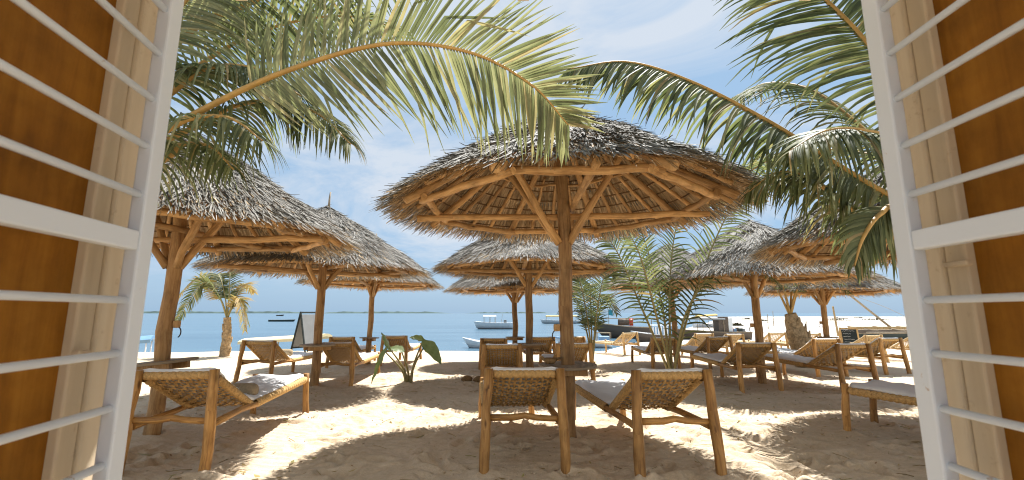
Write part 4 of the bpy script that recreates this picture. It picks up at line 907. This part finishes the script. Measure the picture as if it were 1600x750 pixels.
for i in range(5):
    mb = MB(); mb.box((0.6 + 0.28 * i, 0.1 * (i % 2), 1.0 + 0.05 * (i % 3)), (0.3, 0.4, 0.35), Matrix.Rotation(i, 3, 'Z')); mb.build('bundle', ('greyboard', 'darkgreen', 'boatwood', 'blue_boat', 'red')[i], b, bevel=0.05)
make_boat('yellow_roof_boat', 'distant boat with yellow canopy beyond the roofed passenger boat', (wpt(1083, 85), 85, W), 0.05, 6.0, 1.8, 0.8, canopy=(0.6, 4.2, 2.15, 'yellow', 1.8, 0.25), engine=False)
b, rows = make_boat('outrigger_canoe', 'green-black outrigger canoe with plank side and slanting spar on the tidal flat', (wpt(1318, 43), 43.5, -1.52), 0.04, 9.0, 1.1, 0.85, hm='darkgreen', gm='greywood', engine=False, sheer=0.15)
for i in range(2):
    mb = MB(); mb.box((4.3, -0.62 - 0.012 * i, 1.06 + 0.30 * i), (8.3, 0.05, 0.285)); mb.build('side_plank', ('boatwood', 'palewood')[i], b, bevel=0.01)
for x_ in (1.6, 4.2, 6.6):
    mb = MB(); mb.pole((x_, -2.4, 1.15), (x_ + 0.1, 1.4, 1.5), 0.05, 0.045, n=6, seg=4); mb.build('outrigger_arm', 'greywood', b)
mb = MB(); mb.pole((0.4, -2.4, 1.0), (8.0, -2.3, 1.0), 0.09, 0.08, n=8, seg=6); mb.build('outrigger_float', 'greywood', b)
mb = MB(); mb.pole((5.6, 0, 0.8), (1.2, 0.2, 4.6), 0.12, 0.09, n=8, seg=6); mb.build('spar', 'greywood', b)
mb = MB(); mb.tube(catmull([(1.2, 0.2, 4.6), (4.5, 0.1, 3.4), (7.5, 0, 1.9)], 8), 0.018, 5); mb.build('rope_stay', 'greywood', b)
mb = MB(); mb.pole((-0.4, 0, 0.6), (-0.6, 0, 3.4), 0.10, 0.08, n=7, seg=4); mb.build('stern_post', 'palewood', b)

# ------------------------------------------------------------------ folding signs
def a_board(name, lab, X, Y, rz, hgt, wid, face, frame, leg_open=0.55, writing=0):
    s = thing(name, lab, 'sign', (X, Y, H(X, Y) - 0.02), rz); 
    for sg in (-1, 1):
        rot = Matrix.Rotation(math.atan2(leg_open / 2, hgt) * sg, 3, 'X')
        for q in (-1, 1):
            mb = MB(); mb.box(rot @ Vector((q * wid / 2, 0, -hgt / 2)) + Vector((0, 0, hgt)), (0.05, 0.04, hgt), rot); mb.build('leg', frame, s, bevel=0.005)
        mb = MB(); mb.box(rot @ Vector((0, 0, -hgt * 0.46)) + Vector((0, 0, hgt)), (wid - 0.055, 0.025, hgt * 0.78), rot); pn = mb.build('board', face, s)
        for z in (-0.03, -hgt * 0.87):
            mb = MB(); mb.box(rot @ Vector((0, 0, z)) + Vector((0, 0, hgt)), (wid - 0.052, 0.045, 0.05), rot); mb.build('cross_piece', frame, s, bevel=0.005)
        if writing and sg == -1:
            for k in range(7):
                mb = MB(); z = -hgt * (0.13 + 0.1 * k); ln = random.uniform(0.35, 0.75) * wid; pts = []
                for i in range(26): pts.append(rot @ Vector((-wid * 0.38 + ln * i / 25, -0.016, z + random.uniform(-0.018, 0.018))) + Vector((0, 0, hgt)))
                mb.tube(pts, 0.004, 4, caps=False); mb.build('chalk_line', 'chalk', pn)
    return s
a_board('folding_sign', 'tall grey folding sign standing at the water edge beside the cream roofed boat', -7.55, 16.9, R(62), 1.55, 0.72, 'greyboard', 'slate', 0.85)
a_board('chalkboard_sign', 'black chalkboard sign with wooden frame in front of the outrigger canoe', 12.0, 16.3, R(-22), 0.98, 0.50, 'slate', 'palewood', 0.5, 1)

# ------------------------------------------------------------------ small things
def lump(name, m, lab, cat, loc, r, sq=(1, 1, 1), group=None, hollow=False):
    mb = MB(); n, k = 12, 7
    for i in range(k + 1):
        ph = math.pi * i / k
        for j in range(n):
            th = 2 * math.pi * j / n; q = r * (1 + 0.08 * math.sin(3 * th + 2 * ph)); mb.v.append((q * sq[0] * math.sin(ph) * math.cos(th), q * sq[1] * math.sin(ph) * math.sin(th), q * sq[2] * math.cos(ph)))
    for i in range(k):
        for j in range(n): a = i * n + j; b = i * n + (j + 1) % n; mb.face((a, a + n, b + n, b), None, True)
    return mb.build(name, m, None, loc, label=lab, cat=cat, group=group)
for (x, y) in ((-0.90, 9.25), (-0.66, 9.2)):
    lump('coconut_husk', 'husk', 'brown coconut husk half sunk in the shaded sand near the broad-leaved plant', 'coconut', (x, y, H(x, y) + 0.03), 0.10, (1.15, 1, 0.75), 'coconut husks in the sand')
def sandal(x, y, a):
    mb = MB(); n = 16
    for z in (0, 0.025):
        for j in range(n):
            th = 2 * math.pi * j / n; mb.v.append((0.052 * math.sin(th) * (1 + 0.18 * math.cos(th)), 0.135 * math.cos(th), z))
    for j in range(n): k = (j + 1) % n; mb.face((j, k, n + k, n + j))
    mb.face(list(range(n))[::-1]); mb.face(list(range(n, 2 * n)))
    o = thing('sandal', 'black sandal lying on the sand beside the bed behind the round table', 'sandal', (x, y, H(x, y) + 0.012), a, 'pair of black sandals'); mb.build('sole', 'black', o)
    for s in (-1, 1):
        mb = MB(); mb.tube(catmull([(s * 0.05, -0.01, 0.02), (s * 0.035, 0.03, 0.06), (0, 0.08, 0.03)], 6), 0.008, 5); mb.build('strap', 'black', o)
sandal(1.36, 8.9, 0.5); sandal(1.52, 8.96, 0.2)
ux, uy = UPOS[3][0].location.x, UPOS[3][0].location.y
def shell_bowl(loc):
    mb = MB(); n = 16
    prof = [(0.005, 0.0), (0.045, 0.006), (0.062, 0.03), (0.060, 0.062), (0.053, 0.062), (0.050, 0.03), (0.03, 0.014), (0.003, 0.012)]
    for r, z in prof:
        for j in range(n): th = 2 * math.pi * j / n; mb.v.append((r * math.cos(th), r * math.sin(th), z))
    for i in range(len(prof) - 1):
        for j in range(n): a = i * n + j; b = i * n + (j + 1) % n; mb.face((a, b, b + n, a + n), None, True)
    mb.face([j for j in range(n)][::-1]); mb.face([(len(prof) - 1) * n + j for j in range(n)])
    o = mb.build('shell_bowl', 'husk', None, loc, label='small brown coconut shell bowl on the round wooden table', cat='bowl')
    mb = MB(); mb.tube([(0.058, 0, 0.05), (0.10, 0, 0.06), (0.13, 0, 0.055)], [0.018, 0.012, 0.006], 6); mb.build('spout', 'husk', o)
shell_bowl((ux - 0.19, uy - 0.06, H(ux, uy) + 0.72 + 0.0275))
def make_litter():
    mb = MB()
    for i in range(900):
        x = random.uniform(-6, 7); y = 3.2 + 9 * random.random() ** 1.4; z = H(x, y) + 0.012; a = random.uniform(0, 6.28); k = random.random()
        d = Vector((math.cos(a), math.sin(a), random.uniform(-0.1, 0.1)))
        if k < 0.35:
            ln = random.uniform(0.03, 0.13); p = Vector((x, y, z)); mb.tube([p - d * ln, p + Vector((0, 0, 0.006)), p + d * ln], random.uniform(0.0015, 0.0035), 4)
        else:
            ln = random.uniform(0.012, 0.04); wd = ln * random.uniform(0.25, 0.6); sd = Vector((-d.y, d.x, random.uniform(-0.4, 0.4))); p = Vector((x, y, z + 0.004))
            i0 = len(mb.v); mb.v += [tuple(p - d * ln), tuple(p + sd * wd), tuple(p + d * ln + Vector((0, 0, ln * 0.3))), tuple(p - sd * wd)]; mb.face((i0, i0 + 1, i0 + 2, i0 + 3))
    mb.build('leaf_litter', 'leafdry', None, label='dry twigs and leaf bits scattered over the sand', cat='litter', kind='stuff')
make_litter()
# seaweed mounds and stakes on the tidal flat
for i, (x, y, r) in enumerate(((60, 130, 2.2), (82, 150, 3.0), (118, 165, 4.5), (98, 190, 3.0), (140, 175, 5), (150, 210, 5), (70, 200, 3.2), (47, 95, 1.2), (128, 140, 2.4), (175, 230, 7))):
    mb = MB(); n = 18
    for j in range(120):
        a = random.uniform(0, 6.28); q = r * random.random() ** 0.6; s = random.uniform(0.2, 0.5) * (1 - 0.5 * q / r); c = Vector((q * math.cos(a), q * math.sin(a) * 0.6, 0.12 + 0.5 * (1 - q / r) * random.random()))
        d = Vector((random.gauss(0, 1), random.gauss(0, 1), random.gauss(0, 0.5))).normalized() * s; e = d.cross(Vector((0.2, 0.3, 1))).normalized() * s * 0.5
        mb.quad(c - d - e, c + d - e, c + d + e + Vector((0, 0, 0.1)), c - d + e + Vector((0, 0, 0.15)))
    mb.build('seaweed_mound', 'weed', None, (x, y, H(x, y) - 0.1), label='dark seaweed mound drying on the pale tidal flat', cat='seaweed', group='seaweed mounds on the tidal flat')
for (px, Y, hh) in ((1198, 75, 2.4), (1207, 90, 3.0), (1257, 60, 1.6)):
    X = wpt(px, Y); mb = MB(); mb.pole((0, 0, -0.4), (0.1, 0, hh), 0.07, 0.05, n=7, seg=5); mb.build('mooring_stake', 'greywood', None, (X, Y, H(X, Y)), label='thin wooden mooring stake standing in the tidal flat', cat='stake', group='mooring stakes on the tidal flat')

def make_clods():
    mb = MB()
    def clod(x, y, r):
        z = H(x, y) + 0.008; i0 = len(mb.v); a = random.uniform(0, 6.28); q = lambda: r * random.uniform(0.6, 1.2)
        mb.v += [(x + q() * math.cos(a), y + q() * math.sin(a), z), (x + q() * math.cos(a + 2.1), y + q() * math.sin(a + 2.1), z), (x + q() * math.cos(a + 4.2), y + q() * math.sin(a + 4.2), z), (x, y, z + q() * 0.7), (x, y, z - r)]
        for t in ((0, 1, 3), (1, 2, 3), (2, 0, 3), (1, 0, 4), (2, 1, 4), (0, 2, 4)): mb.face([i0 + k for k in t], None, True)
    for (mx_, my, mr, mh) in MOUNDS:
        if my < 10:
            for k in range(34): a = random.uniform(0, 6.28); q = abs(random.gauss(0.10, 0.09)) + 0.03; clod(mx_ + q * math.cos(a), my + q * math.sin(a), random.uniform(0.006, 0.022))
    for k in range(900): clod(random.uniform(-5, 6), 3.2 + 6 * random.random(), random.uniform(0.005, 0.016))
    mb.build('sand_clods', 'sand', None, label='crumbled sand clods heaped round the bed legs and posts', cat='sand', kind='stuff')
make_clods()
# the sand last, so that it can heap up round the legs and posts
make_sand()
